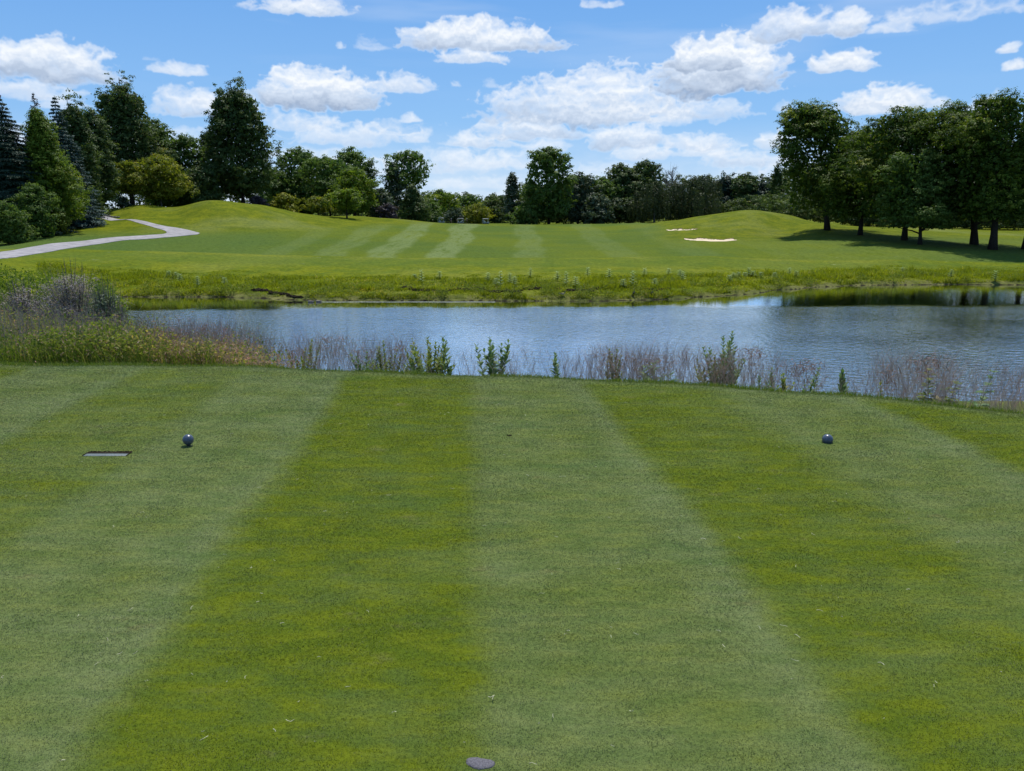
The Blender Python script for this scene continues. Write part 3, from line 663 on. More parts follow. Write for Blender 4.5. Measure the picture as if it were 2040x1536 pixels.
def tree(kind, px, top, Yd, hw, label, fol, brk, name='tree', z0f=.16, trunk=.30, dens=1., group=None, base=None, sy=.9, lean=0., nl=12, stems=1, leaf=None, cat='tree', sink=0., seed=None):
    TREE_N[0] += 1; rng = np.random.default_rng(seed or 100 + TREE_N[0])
    gx, gy, gz = gpos(px, Yd); mid = (top + 440) / 2.
    gx = Yd * (px - 1020) / (F * (cp + (768 - mid) / F * sp))
    if base is not None:
        bx_ = Yd * (base - 1020) / 1535.; lean = (gx - bx_) / (hw * Yd / 1535.) * 1.6; gx = bx_
    gz = G3(gx, gy)[2]
    H = zrow(top, Yd) - gz; rad = hw * Yd / 1535.
    root = empty(name, (gx, gy, gz), label, cat, group)
    if kind in ('spruce', 'deadspruce'):
        s = leaf or max(.10, Yd * .0011); tiers = int(H / .55); P = []; Nn = []; T = []; Cs = []
        dead = kind == 'deadspruce'
        for q in range(tiers):
            f = (q + .4) / tiers; z = z0f * H + (1 - z0f) * H * f; R0 = rad * (1 - f) ** .85 * rng.uniform(.85, 1.1) + .12
            nb = max(5, int(2 * pi * R0 / .75)) if not dead else max(3, int(R0 * 3))
            for b in range(nb):
                a = rng.uniform(0, 2 * pi); L = R0 * rng.uniform(.72, 1.12); Cs.append((L * .9 * cos(a), L * .9 * sin(a), z - .25 * L))
                m_ = int((14 if not dead else 5) * (L / .9 + .5) * (.17 / s) ** 1.4 * dens) + 3
                u_ = rng.uniform(.12, 1, m_) ** .75 * L; wd = .16 * L * (1 - u_ / L * .7) + .08
                w_ = rng.normal(0, 1, m_) * wd
                x = u_ * cos(a) - w_ * sin(a); y = u_ * sin(a) + w_ * cos(a); zz = z - .32 * u_ + .10 * u_ ** 2 / L - np.abs(rng.normal(0, .16, m_))
                P.append(np.stack([x, y, zz], 1)); Nn.append(unit(rng.normal(size=(m_, 3)) * .45 + np.array([cos(a) * .5, sin(a) * .5, .8])))
                T.append(np.clip(rng.normal(.35 + .25 * u_ / L, .16), 0, 1))
        P = np.concatenate(P); Nn = np.concatenate(Nn); T = np.concatenate(T); V, Fq, tt = leaf_quads(P, Nn, s, .55, rng, T)
        mesh_np('crown', V, Fq, fol, root, attrs={'tint': tt})
        mb = MB(); zs = np.linspace(-.3, H, 8); mb.tube(np.stack([zs * 0, zs * 0, zs], 1), np.linspace(trunk, .03, 8), 8)
        for k in rng.permutation(len(Cs))[:(60 if dead else 14)]:
            e = np.array(Cs[k]); b = np.array([0, 0, e[2] + .3 * np.hypot(e[0], e[1])]); mb.tube(np.stack([b, (b + e) / 2 + (0, 0, .1), e]), [.05, .035, .012], 4, cap=False)
        mb.build('trunk', brk, root); return root
    if kind == 'willow':
        s = leaf or max(.12, Yd * .0011)
        P, Nn, ti, s_, Cc, rcs = crown_pts('spread', H, z0f * H, rad, Yd, rng, .35, sy)
        ns = int(rad * 60); k = rng.integers(0, len(Cc), ns); L = rng.uniform(.12, .45, ns) * H; m_ = 16
        c = Cc[k] + rng.normal(size=(ns, 3)) * rcs[k][:, None] * .55
        f = np.linspace(0, 1, m_)[None, :, None]; drop = np.concatenate([np.zeros((ns, m_, 2)) + .1 * f * rng.normal(size=(ns, 1, 2)), -f * L[:, None, None]], 2)
        Q = (c[:, None] + drop + rng.normal(size=(ns, m_, 3)) * .12).reshape(-1, 3); Q = Q[Q[:, 2] > .5]
        Nq = unit(rng.normal(size=(len(Q), 3)) * np.array([1, 1, .35])); tq = np.clip(rng.normal(.45, .18, len(Q)), 0, 1)
        P = np.vstack([P, Q]); Nn = np.vstack([Nn, Nq]); ti = np.concatenate([ti, tq])
        V, Fq, tt = leaf_quads(P, Nn, s, .45, rng, ti); mesh_np('crown', V, Fq, fol, root, attrs={'tint': tt})
        trunk_mb(H, trunk, Cc, rng, 16, .3).build('trunk', brk, root); return root
    if kind == 'bare':
        mb = MB(); P0 = np.array([[0, 0, -.3], [.1, 0, H * .35], [-.1, .1, H * .6], [.1, 0, H * .8], [0, 0, H]]); mb.tube(P0, [trunk, trunk * .7, trunk * .45, trunk * .25, .03], 7)
        tw = MB()
        for k in range(60):
            z = rng.uniform(.3, .9) * H; a = rng.uniform(0, 2 * pi); L = rad * rng.uniform(.4, 1.05) * (1.3 - z / H)
            e = np.array([L * cos(a), L * sin(a), z + L * rng.uniform(.5, 1.2)]); b = np.array([0, 0, z]); md = (b + e) / 2 + rng.normal(size=3) * .3
            tw.tube(np.stack([b, md, e]), [.10, .06, .03], 4, cap=False)
            for _ in range(4):
                e2 = md + (e - md) * rng.random() + rng.normal(size=3) * L * .3 + (0, 0, .15 * L); tw.tube(np.stack([md, (md + e2) / 2 + rng.normal(size=3) * .1, e2]), [.05, .035, .018], 3, cap=False)
        mb.build('trunk', brk, root); tw.build('branches', brk, root); return root
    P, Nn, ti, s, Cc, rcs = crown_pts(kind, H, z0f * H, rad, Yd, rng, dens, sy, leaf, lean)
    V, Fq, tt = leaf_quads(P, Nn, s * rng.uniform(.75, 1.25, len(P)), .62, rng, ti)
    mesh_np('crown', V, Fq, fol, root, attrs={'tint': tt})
    trunk_mb(H, trunk, Cc, rng, nl, z0f, lean * rad, .02 * H, stems).build('trunk' if stems == 1 else 'stems', brk, root)
    return root

# leaf and bark tones
F_MAPLE = foliage("leaves_maple", (0.028, 0.060, 0.010), (0.150, 0.205, 0.022), (0.330, 0.340, 0.065), .38)  # brighter yellow tones paint the sunlit tops and tips into the leaves
F_DARK = foliage("leaves_dark", (0.035, 0.065, 0.020), (0.125, 0.169, 0.045), (0.225, 0.225, 0.088), .32)
F_MID = foliage("leaves_mid", (0.054, 0.102, 0.022), (0.150, 0.216, 0.043), (0.204, 0.252, 0.084), .38)
F_LIGHT = foliage("leaves_light", (0.069, 0.121, 0.014), (0.207, 0.265, 0.028), (0.322, 0.333, 0.046), .4)
F_GOLD = foliage("leaves_gold", (0.102, 0.132, 0.014), (0.276, 0.276, 0.031), (0.396, 0.336, 0.054), .38)
F_OLIVE = foliage("leaves_olive", (0.039, 0.055, 0.023), (0.081, 0.101, 0.044), None, .2)
F_BLUE = foliage("needles_blue", (0.024, 0.050, 0.041), (0.072, 0.120, 0.102), (0.120, 0.168, 0.156), .08)
F_NEEDLE = foliage("needles_dark", (0.015, 0.033, 0.021), (0.042, 0.075, 0.045), None, .06)
F_BROWN = foliage("needles_brown", (.045, .032, .024), (.085, .060, .046), (.05, .07, .04), .05)
F_PURPLE = foliage("leaves_purple", (.050, .040, .050), (.115, .095, .105), (.09, .11, .05), .2)
F_GREY = foliage("leaves_greygreen", (0.053, 0.081, 0.042), (0.119, 0.147, 0.087), (0.168, 0.182, 0.126), .22)
B_DARK = bark("bark_dark", (.035, .030, .024)); B_GREY = bark("bark_grey", (.13, .12, .105)); B_PALE = bark("bark_pale", (.30, .27, .23))

# ---------------------------------------------------------------- left hand trees
T = tree
T('spruce', 14, 184, 122, 100, "very dark spruce with a thin spire at the left edge of the photo", F_NEEDLE, B_DARK, 'spruce_tree', z0f=.03)
T('cone', 88, 214, 125, 80, "yellow-green conical tree leaning against the dark spruce at far left", F_LIGHT, B_DARK, 'young_maple_tree', z0f=.07, dens=1.15)
T('bush', 68, 362, 117, 42, "rounded mid green bush below the yellow-green conical tree", F_MID, B_DARK, 'bush', z0f=.0, cat='bush', nl=6, trunk=.1)
T('bush', 8, 398, 110, 48, "low broad bush cut by the left edge beside the cart path", F_MID, B_DARK, 'bush', z0f=.0, cat='bush', nl=6, trunk=.1)
T('bush', 116, 418, 122, 18, "small yellowish bush at the foot of the conical tree", F_GOLD, B_DARK, 'bush', z0f=.0, cat='bush', nl=4, trunk=.06)
T('deadspruce', 83, 184, 138, 42, "brown half-dead spruce top poking above the yellow-green tree", F_BROWN, B_GREY, 'dying_spruce_tree', z0f=.35)
T('spruce', 124, 190, 133, 70, "blue-grey spruce with drooping skirts left of the path end", F_BLUE, B_GREY, 'blue_spruce_tree', z0f=.02)
T('tall', 152, 152, 146, 44, "dark narrow broadleaf tree between the blue spruce and the tallest left tree", F_DARK, B_DARK, 'broadleaf_tree', z0f=.1)
T('column', 192, 214, 158, 42, "shorter dark tree filling the notch left of the tallest left tree", F_DARK, B_DARK, 'broadleaf_tree', z0f=.1)
T('tall', 250, 111, 184, 74, "tallest tree of the left clump, dark crown with spiky upright sprays", F_DARK, B_DARK, 'poplar_tree', z0f=.09, dens=1.1, trunk=.5)
T('round', 318, 236, 196, 50, "mid green tree on the right shoulder of the left clump's tallest tree", F_MID, B_DARK, 'broadleaf_tree', z0f=.08)
T('round', 372, 262, 196, 48, "feathery mid green tree left of the lone tall spired tree", F_MID, B_DARK, 'locust_tree', z0f=.05)
T('spread', 318, 306, 171, 66, "golden green spreading tree behind the left mound's low shoulder", F_GOLD, B_GREY, 'ornamental_tree', z0f=.12, trunk=.2, dens=1.1)
T('spread', 258, 318, 168, 36, "duller golden green tree touching the spreading golden tree on its left", F_GOLD, B_DARK, 'ornamental_tree', z0f=.25, trunk=.22)
T('tall', 474, 116, 200, 76, "lone tall dark tree with ragged spires right behind the higher left mound", F_DARK, B_DARK, 'poplar_tree', z0f=.10, dens=1.05, trunk=.55)
T('round', 420, 258, 208, 26, "small tree tucked against the left side of the lone spired tree", F_DARK, B_DARK, 'broadleaf_tree', z0f=.05)
T('round', 405, 330, 190, 44, "low dark green tree filling the gap left of the lone spired tree", F_DARK, B_DARK, 'broadleaf_tree', z0f=.02)
T('bush', 192, 372, 150, 11, "narrow dark columnar shrub beside the end of the cart path", F_DARK, B_DARK, 'columnar_shrub', z0f=.0, cat='shrub', nl=4, trunk=.06)
T('bush', 247, 392, 166, 13, "small pale green shrub under the dull golden tree", F_GREY, B_DARK, 'shrub', z0f=.0, cat='shrub', nl=4, trunk=.06)
T('bush', 512, 390, 196, 22, "purple-grey shrub at the right foot of the lone spired tree", F_PURPLE, B_DARK, 'purple_shrub', z0f=.0, cat='shrub', nl=4, trunk=.06)
T('bush', 568, 384, 205, 34, "yellow-green shrub on the downhill side of the purple-grey shrub", F_GOLD, B_DARK, 'shrub', z0f=.0, cat='shrub', nl=6, trunk=.08)
# ---------------------------------------------------------------- centre left
T('round', 548, 330, 232, 44, "green tree showing low at the right edge of the lone spired tree", F_MID, B_DARK, 'locust_tree', z0f=.05)
T('round', 598, 291, 238, 58, "rounded green locust, left one of the broad group behind the mound", F_MID, B_DARK, 'locust_tree', z0f=.08, dens=1.)
T('round', 655, 308, 228, 64, "broad darker locust in the middle of the group behind the mound", F_MID, B_DARK, 'locust_tree', z0f=.14)
T('round', 703, 290, 246, 46, "tall green tree at the back right of the locust group", F_MID, B_DARK, 'broadleaf_tree', z0f=.1)
T('column', 740, 318, 244, 18, "thin gappy tree at the right end of the locust group", F_DARK, B_DARK, 'broadleaf_tree', z0f=.2, dens=.7)
T('round', 706, 332, 218, 46, "yellowish green rounded tree in front of the tall back tree", F_LIGHT, B_DARK, 'locust_tree', z0f=.1)
T('spread', 690, 374, 193, 40, "small umbrella-shaped tree with a clear trunk on the mound's right end", F_LIGHT, B_DARK, 'ornamental_tree', z0f=.30, trunk=.22)
T('spread', 634, 391, 200, 30, "small golden green tree just left of the umbrella-shaped tree", F_GOLD, B_DARK, 'ornamental_tree', z0f=.15, trunk=.15)
T('bush', 757, 374, 226, 28, "grey-green shrubby tree right of the umbrella-shaped tree", F_GREY, B_DARK, 'shrub', z0f=.0, cat='shrub', trunk=.1)
T('bush', 772, 405, 222, 24, "purple-grey shrub in front of the leaning gappy trees", F_PURPLE, B_DARK, 'purple_shrub', z0f=.0, cat='shrub', trunk=.1)
T('column', 784, 322, 252, 24, "slim gappy tree left of the airy crown on a leaning stem", F_GREY, B_DARK, 'broadleaf_tree', z0f=.25, dens=.75)
T('spread', 814, 298, 256, 52, "airy crown on a leaning forked stem standing clear against the sky", F_MID, B_GREY, 'cottonwood_tree', z0f=.45, dens=.75, trunk=.4, stems=2, nl=20)
T('cone', 822, 366, 246, 38, "dark dense tree under the airy leaning crown", F_DARK, B_DARK, 'maple_tree', z0f=.03)
T('round', 876, 377, 318, 44, "yellowish rounded tree far off behind the golf carts", F_LIGHT, B_DARK, 'distant_tree', z0f=.05, dens=.8)
T('round', 858, 402, 300, 30, "low green tree behind the left golf cart", F_MID, B_DARK, 'distant_tree', z0f=.0, dens=.8)
T('round', 932, 387, 330, 38, "distant green tree above the middle golf cart", F_MID, B_DARK, 'distant_tree', z0f=.05, dens=.8)
T('bush', 905, 412, 292, 24, "grey-green low tree behind the middle golf cart", F_GREY, B_DARK, 'distant_tree', z0f=.0, dens=.8)
T('round', 950, 404, 298, 34, "golden green low tree behind the right golf cart", F_GOLD, B_DARK, 'distant_tree', z0f=.0, dens=.8)
T('round', 985, 385, 336, 30, "dark distant tree left of the slim pointed tree", F_DARK, B_DARK, 'distant_tree', z0f=.05, dens=.8)
T('column', 1021, 343, 286, 21, "slim pointed tree just left of the big central tree", F_GREY, B_DARK, 'slim_tree', z0f=.08)
# ---------------------------------------------------------------- centre and right of centre
T('round', 1094, 290, 280, 60, "big central tree standing highest at the end of the fairway", F_MID, B_DARK, 'cottonwood_tree', z0f=.06, dens=1.1, trunk=.5)
T('bush', 1046, 404, 276, 34, "low leafy growth at the left foot of the big central tree", F_MID, B_DARK, 'shrub', z0f=.0, cat='shrub')
T('round', 1152, 340, 294, 46, "mid green tree leaning on the right side of the big central tree", F_GREY, B_DARK, 'broadleaf_tree', z0f=.05)
T('round', 1196, 350, 300, 46, "yellowish tree between the big central tree and the rounded dark one", F_MID, B_DARK, 'broadleaf_tree', z0f=.04)
T('bush', 1186, 384, 288, 50, "low grey green thicket in front of the yellowish tree", F_GREY, B_DARK, 'shrub', z0f=.0, cat='shrub')
T('round', 1236, 324, 306, 42, "left half of the paired dark crowns right of centre", F_DARK, B_DARK, 'broadleaf_tree', z0f=.05)
T('round', 1283, 318, 310, 46, "right half of the paired dark crowns right of centre", F_DARK, B_DARK, 'broadleaf_tree', z0f=.05)
T('bare', 1338, 330, 296, 38, "leafless tree top sticking out of the willows", F_OLIVE, B_GREY, 'dead_tree', trunk=.35)
T('willow', 1305, 358, 284, 52, "left drooping olive willow behind the fairway's far edge", F_OLIVE, B_GREY, 'willow_tree', z0f=.25, trunk=.4)
T('willow', 1378, 350, 288, 62, "right drooping olive willow behind the upper sand bunker", F_OLIVE, B_DARK, 'willow_tree', z0f=.2, trunk=.4)
T('tall', 1398, 334, 322, 40, "dark pine-like tree just right of the leafless top", F_NEEDLE, B_DARK, 'pine_tree', z0f=.05)
T('tall', 1446, 330, 326, 42, "highest of the dark pines behind the right hand mound", F_NEEDLE, B_DARK, 'pine_tree', z0f=.05)
T('round', 1484, 342, 318, 34, "rounded dark tree between the pines behind the mound's crest", F_DARK, B_DARK, 'pine_tree', z0f=.05)
T('tall', 1528, 342, 314, 34, "last dark pine before the big maple of the right group", F_NEEDLE, B_DARK, 'pine_tree', z0f=.05)
T('column', 1546, 325, 236, 15, "narrow dull green tree peeping out left of the big maple", F_DARK, B_DARK, 'broadleaf_tree', z0f=.05)
# ---------------------------------------------------------------- right hand maples
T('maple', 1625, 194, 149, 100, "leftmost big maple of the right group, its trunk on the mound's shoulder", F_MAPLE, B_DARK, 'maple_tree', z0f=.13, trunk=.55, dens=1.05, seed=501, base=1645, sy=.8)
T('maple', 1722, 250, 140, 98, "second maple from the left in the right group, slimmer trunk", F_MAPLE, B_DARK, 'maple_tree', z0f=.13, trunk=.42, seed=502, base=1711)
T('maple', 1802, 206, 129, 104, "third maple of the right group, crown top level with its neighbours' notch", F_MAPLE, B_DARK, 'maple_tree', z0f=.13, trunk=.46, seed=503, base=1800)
T('maple', 1832, 292, 121, 82, "smallest brighter green maple standing in front with the thinnest trunk", F_MID, B_DARK, 'maple_tree', z0f=.14, trunk=.30, seed=504, base=1832)
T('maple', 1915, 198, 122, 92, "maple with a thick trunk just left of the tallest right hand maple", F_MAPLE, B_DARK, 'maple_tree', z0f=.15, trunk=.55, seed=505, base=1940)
T('maple', 1985, 170, 114.5, 92, "tallest right hand maple with yellowish sunlit tips painted into its crown", F_MAPLE, B_DARK, 'maple_tree', z0f=.16, trunk=.55, seed=506, base=1978)
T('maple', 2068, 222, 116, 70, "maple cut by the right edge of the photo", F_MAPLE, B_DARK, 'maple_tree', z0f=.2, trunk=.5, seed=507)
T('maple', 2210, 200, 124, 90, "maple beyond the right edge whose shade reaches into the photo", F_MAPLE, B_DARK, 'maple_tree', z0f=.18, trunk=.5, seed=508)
# ---------------------------------------------------------------- the woods behind
def woods(name, label, spans, fol, seed, leafn=26000):
    rng = np.random.default_rng(seed); Vs = []; Fs = []; Ts = []; k = 0
    for (px0, px1, Y0, Y1, t0, t1, n) in spans:
        for i in range(n):
            f = (i + rng.uniform(.1, .9)) / n; px = px0 + (px1 - px0) * f; Yd = rng.uniform(Y0, Y1); gx, gy, gz = gpos(px, Yd)
            H = zrow(t0 + (t1 - t0) * f + rng.uniform(-6, 10), Yd) - gz; rad = rng.uniform(5, 8.5)
            P, Nn, ti, s, Cc, _r = crown_pts('round', H, 0, rad, Yd, rng, .55, .9)
            V, Fq, tt = leaf_quads(P + np.array([gx, gy, gz]), Nn, s, .65, rng, ti); Vs.append(V); Fs.append(Fq + k); Ts.append(tt); k += len(V)
    o = mesh_np(name, np.concatenate(Vs), np.concatenate(Fs), fol, attrs={'tint': np.concatenate(Ts)})
    tag(o, label, "woods", None, "stuff")
woods('woods', "dark belt of far woodland seen between and behind the single trees",
      [(-160, 560, 215, 250, 300, 330, 16), (540, 850, 262, 300, 345, 385, 14), (820, 1070, 345, 390, 398, 394, 13), (1040, 1560, 330, 370, 362, 342, 28), (1030, 1300, 300, 312, 372, 352, 13), (850, 1010, 330, 345, 384, 392, 7), (1540, 2300, 215, 250, 325, 325, 36), (1540, 2300, 196, 206, 390, 385, 30), (-160, 210, 150, 170, 260, 300, 7), (1200, 1560, 292, 305, 395, 392, 12)], F_DARK, 77)
#@@PART3
# ================================================================== turf of the tee
def turf():
    rng = np.random.default_rng(5); P = []; S = []; y = 1.55
    while y < 9.2:
        st = .0080 + .0022 * y; hwid = .74 * y + .9; n = int(2 * hwid / st)
        xx = (np.arange(n) + rng.uniform(-.5, .5, n)) * st - hwid; yy = y + rng.uniform(-.5, .5, n) * st
        P.append(np.stack([xx, yy], 1)); S.append(np.full(n, st / .02)); y += st
    P = np.concatenate(P); S = np.concatenate(S); z = hgt(P[:, 0], P[:, 1])
    keep = (P[:, 1] < lip(P[:, 0]) + .25)
    pl = PLATE; keep &= ~((abs(P[:, 0] - pl[0]) < .152) & (abs(P[:, 1] - pl[1] + .017) < .042))
    keep &= (((P[:, 0] - STONE[0]) / .034) ** 2 + ((P[:, 1] - STONE[1]) / .022) ** 2 > 1)
    keep &= (np.hypot(P[:, 0] - DIVOT[0], P[:, 1] - DIVOT[1]) > .014)
    P = P[keep]; S = S[keep]; z = z[keep]; n = len(P)
    me = bpy.data.meshes.new('lawn'); me.vertices.add(n); me.vertices.foreach_set('co', np.column_stack([P, z]).astype(np.float32).ravel())
    a = me.attributes.new('sc', 'FLOAT', 'POINT'); a.data.foreach_set('value', (S * rng.uniform(.75, 1.2, n) * np.interp(fbm(P[:, 0] * 5, P[:, 1] * 5, 4, 7), [.3, .72], [.9, 1.18])).astype(np.float32))
    b = me.attributes.new('rz', 'FLOAT', 'POINT'); b.data.foreach_set('value', rng.uniform(0, 6.28, n).astype(np.float32))
    v = me.attributes.new('vr', 'INT', 'POINT'); v.data.foreach_set('value', rng.integers(0, 4, n).astype(np.int32))
    me.materials.append(BLADE); o = bpy.data.objects.new('lawn', me); C.objects.link(o)
    tufts = []
    for k in range(4):
        nb = 11; B = np.column_stack([rng.uniform(-.012, .012, nb), rng.uniform(-.012, .012, nb), np.full(nb, -.001)])
        V, Fs, tt = blades(B, rng.uniform(.0055, .0105, nb), rng.uniform(.0015, .0028, nb), rng.normal(0, .75, (nb, 2)), rng, rng.random(nb), 3)
        to = mesh_np('blades', V, Fs, BLADE, attrs={'tint': tt}); C.objects.unlink(to); tufts.append(to)
    ng = bpy.data.node_groups.new('lawn', 'GeometryNodeTree'); ng.interface.new_socket('Geometry', in_out='INPUT', socket_type='NodeSocketGeometry'); ng.interface.new_socket('Geometry', in_out='OUTPUT', socket_type='NodeSocketGeometry')
    h = N(ng); gi = h('NodeGroupInput'); go = h('NodeGroupOutput'); join = h('GeometryNodeJoinGeometry')
    def named(nm, typ):
        q = h('GeometryNodeInputNamedAttribute', {'Name': nm}, data_type=typ); return [x for x in q.outputs if x.enabled and x.name == 'Attribute'][0]
    vr = named('vr', 'INT'); scl = named('sc', 'FLOAT'); rz = named('rz', 'FLOAT')
    cx = h('ShaderNodeCombineXYZ', {2: rz}).outputs[0]
    for k, to in enumerate(tufts):
        oi = h('GeometryNodeObjectInfo'); oi.inputs['Object'].default_value = to
        cmp = h('FunctionNodeCompare', data_type='INT', operation='EQUAL'); ng.links.new(vr, cmp.inputs[2]); cmp.inputs[3].default_value = k
        ip = h('GeometryNodeInstanceOnPoints', {'Points': gi.outputs[0], 'Selection': cmp.outputs[0], 'Instance': oi.outputs['Geometry'], 'Rotation': cx, 'Scale': scl})
        ng.links.new(ip.outputs[0], join.inputs[0])
    ng.links.new(join.outputs[0], go.inputs[0])
    md = o.modifiers.new('lawn', 'NODES'); md.node_group = ng
    tag(o, "short mown grass of the tee in pale and deep green stripes", "grass", None, "stuff")
    return n
def tee_at(px, py):
    d = ray(px, py); k = CAMZ / -d[2]; return d[0] * k, d[1] * k
PLATE = tee_at(216.5, 903.5); STONE = tee_at(957, 1521); DIVOT = tee_at(1014, 868.5)
NT = turf()

# ---------------------------------------------------------------- things on the tee
STEELBLUE = simple("marker_paint", (.060, .075, .105), .28, .25, 60, .6, .05)
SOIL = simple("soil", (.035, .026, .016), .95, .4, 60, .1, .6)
def marker(px, pyb, rad, lift, label):
    x, y = tee_at(px, pyb); root = empty('tee_marker', (x, y, 0), label, 'tee marker', 'pair of ball shaped tee markers')
    mb = MB(); n = 15; th = np.linspace(-pi / 2, pi / 2, n); zs = lift + rad * np.sin(th); rr = np.maximum(rad * np.cos(th), .0006)
    mb.tube(np.stack([0 * zs, 0 * zs, zs], 1), rr, 28); mb.build('ball', STEELBLUE, root)
    # moulded seam round the ball and the spike that pins it to the turf
    s = MB(); a = np.linspace(0, 2 * pi, 33); s.tube(np.stack([rad * 1.002 * np.cos(a), rad * 1.002 * np.sin(a), lift + 0 * a], 1), .0008, 4, cap=False); s.build('seam', STEELBLUE, root)
    k = MB(); k.tube([(0, 0, -.06), (0, 0, 0.0), (0, 0, lift - rad * .8)], [.004, .011, .014], 12); k.build('spike', simple("dark_plastic", (.02, .02, .022), .5), root)
marker(376, 888, .0385, .0455, "dark blue grey ball marker standing clear on its spike beside the yardage plate")
marker(1648, 881, .0385, .0215, "dark blue grey ball marker sunk to its waist in the turf, no plate beside it")
def plate():
    x, y = PLATE; root = empty('yardage_plate', (x, y, 0), "pale stone yardage plate set in a shallow cut in the tee turf", 'yardage plate')
    mb = MB(); mb.box((0, -.034, .0012), (.292, .052, .003)); mb.build('slab', simple("plate_stone", (.115, .135, .125), .55, .15, 40, .4, .2), root, smooth=False, bevel=.002)
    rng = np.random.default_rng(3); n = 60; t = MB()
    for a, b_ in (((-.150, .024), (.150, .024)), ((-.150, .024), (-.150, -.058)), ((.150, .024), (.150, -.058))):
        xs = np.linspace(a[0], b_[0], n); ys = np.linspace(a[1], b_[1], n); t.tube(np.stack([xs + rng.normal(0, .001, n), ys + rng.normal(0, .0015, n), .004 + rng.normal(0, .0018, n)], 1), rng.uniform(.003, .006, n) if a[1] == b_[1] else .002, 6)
    t.box((0, .010, .0015), (.298, .032, .004)); t.build('soil_shade_rim', SOIL, root)  # dark strip painted in for the shaded far wall of the cut
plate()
def stone():
    x, y = STONE; rng = np.random.default_rng(8); n = 22; th = np.linspace(0, 2 * pi, n, endpoint=False)
    r = 1 + .13 * np.sin(2 * th + 1) + .08 * np.sin(3 * th) + rng.normal(0, .03, n); V = [(0, 0, .0048)]
    for s, zz in ((.5, .0045), (.85, .0035), (1, .001), (1.03, -.01)): V += [(.040 * s * r[i] * cos(th[i]) + .006 * sin(th[i]), .026 * s * r[i] * sin(th[i]) - .010 * cos(th[i]), zz + rng.normal(0, .0004)) for i in range(n)]
    F3 = [(0, 1 + i, 1 + (i + 1) % n) for i in range(n)]; F4 = [(1 + q * n + i, 1 + (q + 1) * n + i, 1 + (q + 1) * n + (i + 1) % n, 1 + q * n + (i + 1) % n) for q in range(3) for i in range(n)]
    o = mesh_np('flat_stone', V, [np.array(F4), np.array(F3)], simple("granite", (.13, .12, .13), .85, .35, 220, .3, .5), smooth=True, loc=(x, y, 0)); tag(o, "small mauve grey stone lying flush in the turf nearest the camera", 'stone')
stone()
def divot():
    x, y = DIVOT; rng = np.random.default_rng(9); mb = MB()
    for k in range(5): a = rng.uniform(0, 6.28); c = np.array([rng.normal(0, .005), rng.normal(0, .004), .004]); mb.tube([c - (.006 * cos(a), .004 * sin(a), .004), c + (0, 0, .003), c + (.006 * cos(a), .004 * sin(a), -.003)], [.002, .005, .002], 6)
    o = mb.build('hole', SOIL, loc=(x, y, 0)); tag(o, "tiny dark clod of earth in the turf midway between the two ball markers", 'hole')  # raised dark lumps stand in for the small divot hole
divot()
# dry clippings left by the mower
def clippings():
    rng = np.random.default_rng(12); n = 320; y = 1.7 + 6.4 * rng.random(n) ** 1.25; x = rng.uniform(-1, 1, n) * (.72 * y + .2)
    cl = rng.random(n) < .45; cx = rng.integers(0, 60, n); xx = rng.uniform(-1, 1, 60); x = np.where(cl, xx[cx] * (.72 * y + .2) + rng.normal(0, .05, n), x)
    y = np.where(cl, 1.8 + (cx % 20) * .3 + rng.normal(0, .03, n), y)
    a = rng.uniform(0, 2 * pi, n); L = rng.uniform(.003, .015, n); t = np.linspace(-1, 1, 4); bd = rng.normal(0, .35, n)
    P = np.stack([x[:, None] + L[:, None] * (np.cos(a)[:, None] * t - np.sin(a)[:, None] * bd[:, None] * t ** 2), y[:, None] + L[:, None] * (np.sin(a)[:, None] * t + np.cos(a)[:, None] * bd[:, None] * t ** 2), np.full((n, 4), .0115) + rng.uniform(0, .004, (n, 4))], -1)
    V, Fq = strands(P, np.full((n, 4), .0009) * rng.uniform(.7, 1.6, (n, 1)))
    o = mesh_np('grass_clippings', V, Fq, simple("straw", (.50, .48, .30), .8, .3, 30)); tag(o, "dry pale clippings scattered over the tee turf", "clippings", None, "stuff")
clippings()

# ================================================================== grass, reeds and weeds
G_LONG = foliage("grass_long", (.150, .185, .010), (.320, .335, .018), (.42, .36, .10), .5)
G_EDGE = foliage("grass_edge", (.070, .115, .016), (.150, .200, .030), (.28, .25, .10), .4)
STEM = foliage("dead_stems", (.24, .17, .155), (.55, .45, .38), (.50, .25, .20), .15)
RUST = foliage("rusty_stems", (.24, .14, .11), (.50, .34, .25), (.50, .24, .19), .3)
WEED = foliage("weed_leaves", (.095, .140, .022), (.24, .27, .05), (.40, .30, .11), .45)
MILK = foliage("milkweed_leaves", (.085, .15, .060), (.20, .29, .13), (.27, .32, .12), .38)
MILKY = foliage("willowherb_leaves", (.11, .165, .022), (.26, .30, .055), (.33, .28, .12), .4)
def stuff(name, V, Fs, m_, label, cat, tt): return tag(mesh_np(name, V, Fs, m_, attrs={'tint': tt}), label, cat, None, "stuff")

def lip_fringe():
    rng = np.random.default_rng(21); n = 26000; x = rng.uniform(-7.5, 7.5, n); d = rng.normal(.10, .10, n); y = lip(x) + d
    B = np.column_stack([x, y, hgt(x, y) - .005]); H = rng.uniform(.018, .05, n) * (1 + .4 * (rng.random(n) < .1)) * np.interp(fbm(x * 2.2, y * 0, 3, 4), [.3, .7], [.6, 1.35])
    V, Fs, tt = blades(B, H, rng.uniform(.003, .006, n), rng.normal(0, .45, (n, 2)), rng, rng.random(n) ** 1.2, 3)
    stuff('fringe_grass', V, Fs, G_EDGE, "uncut tufts of grass along the far lip of the tee", "grass", tt)
lip_fringe()

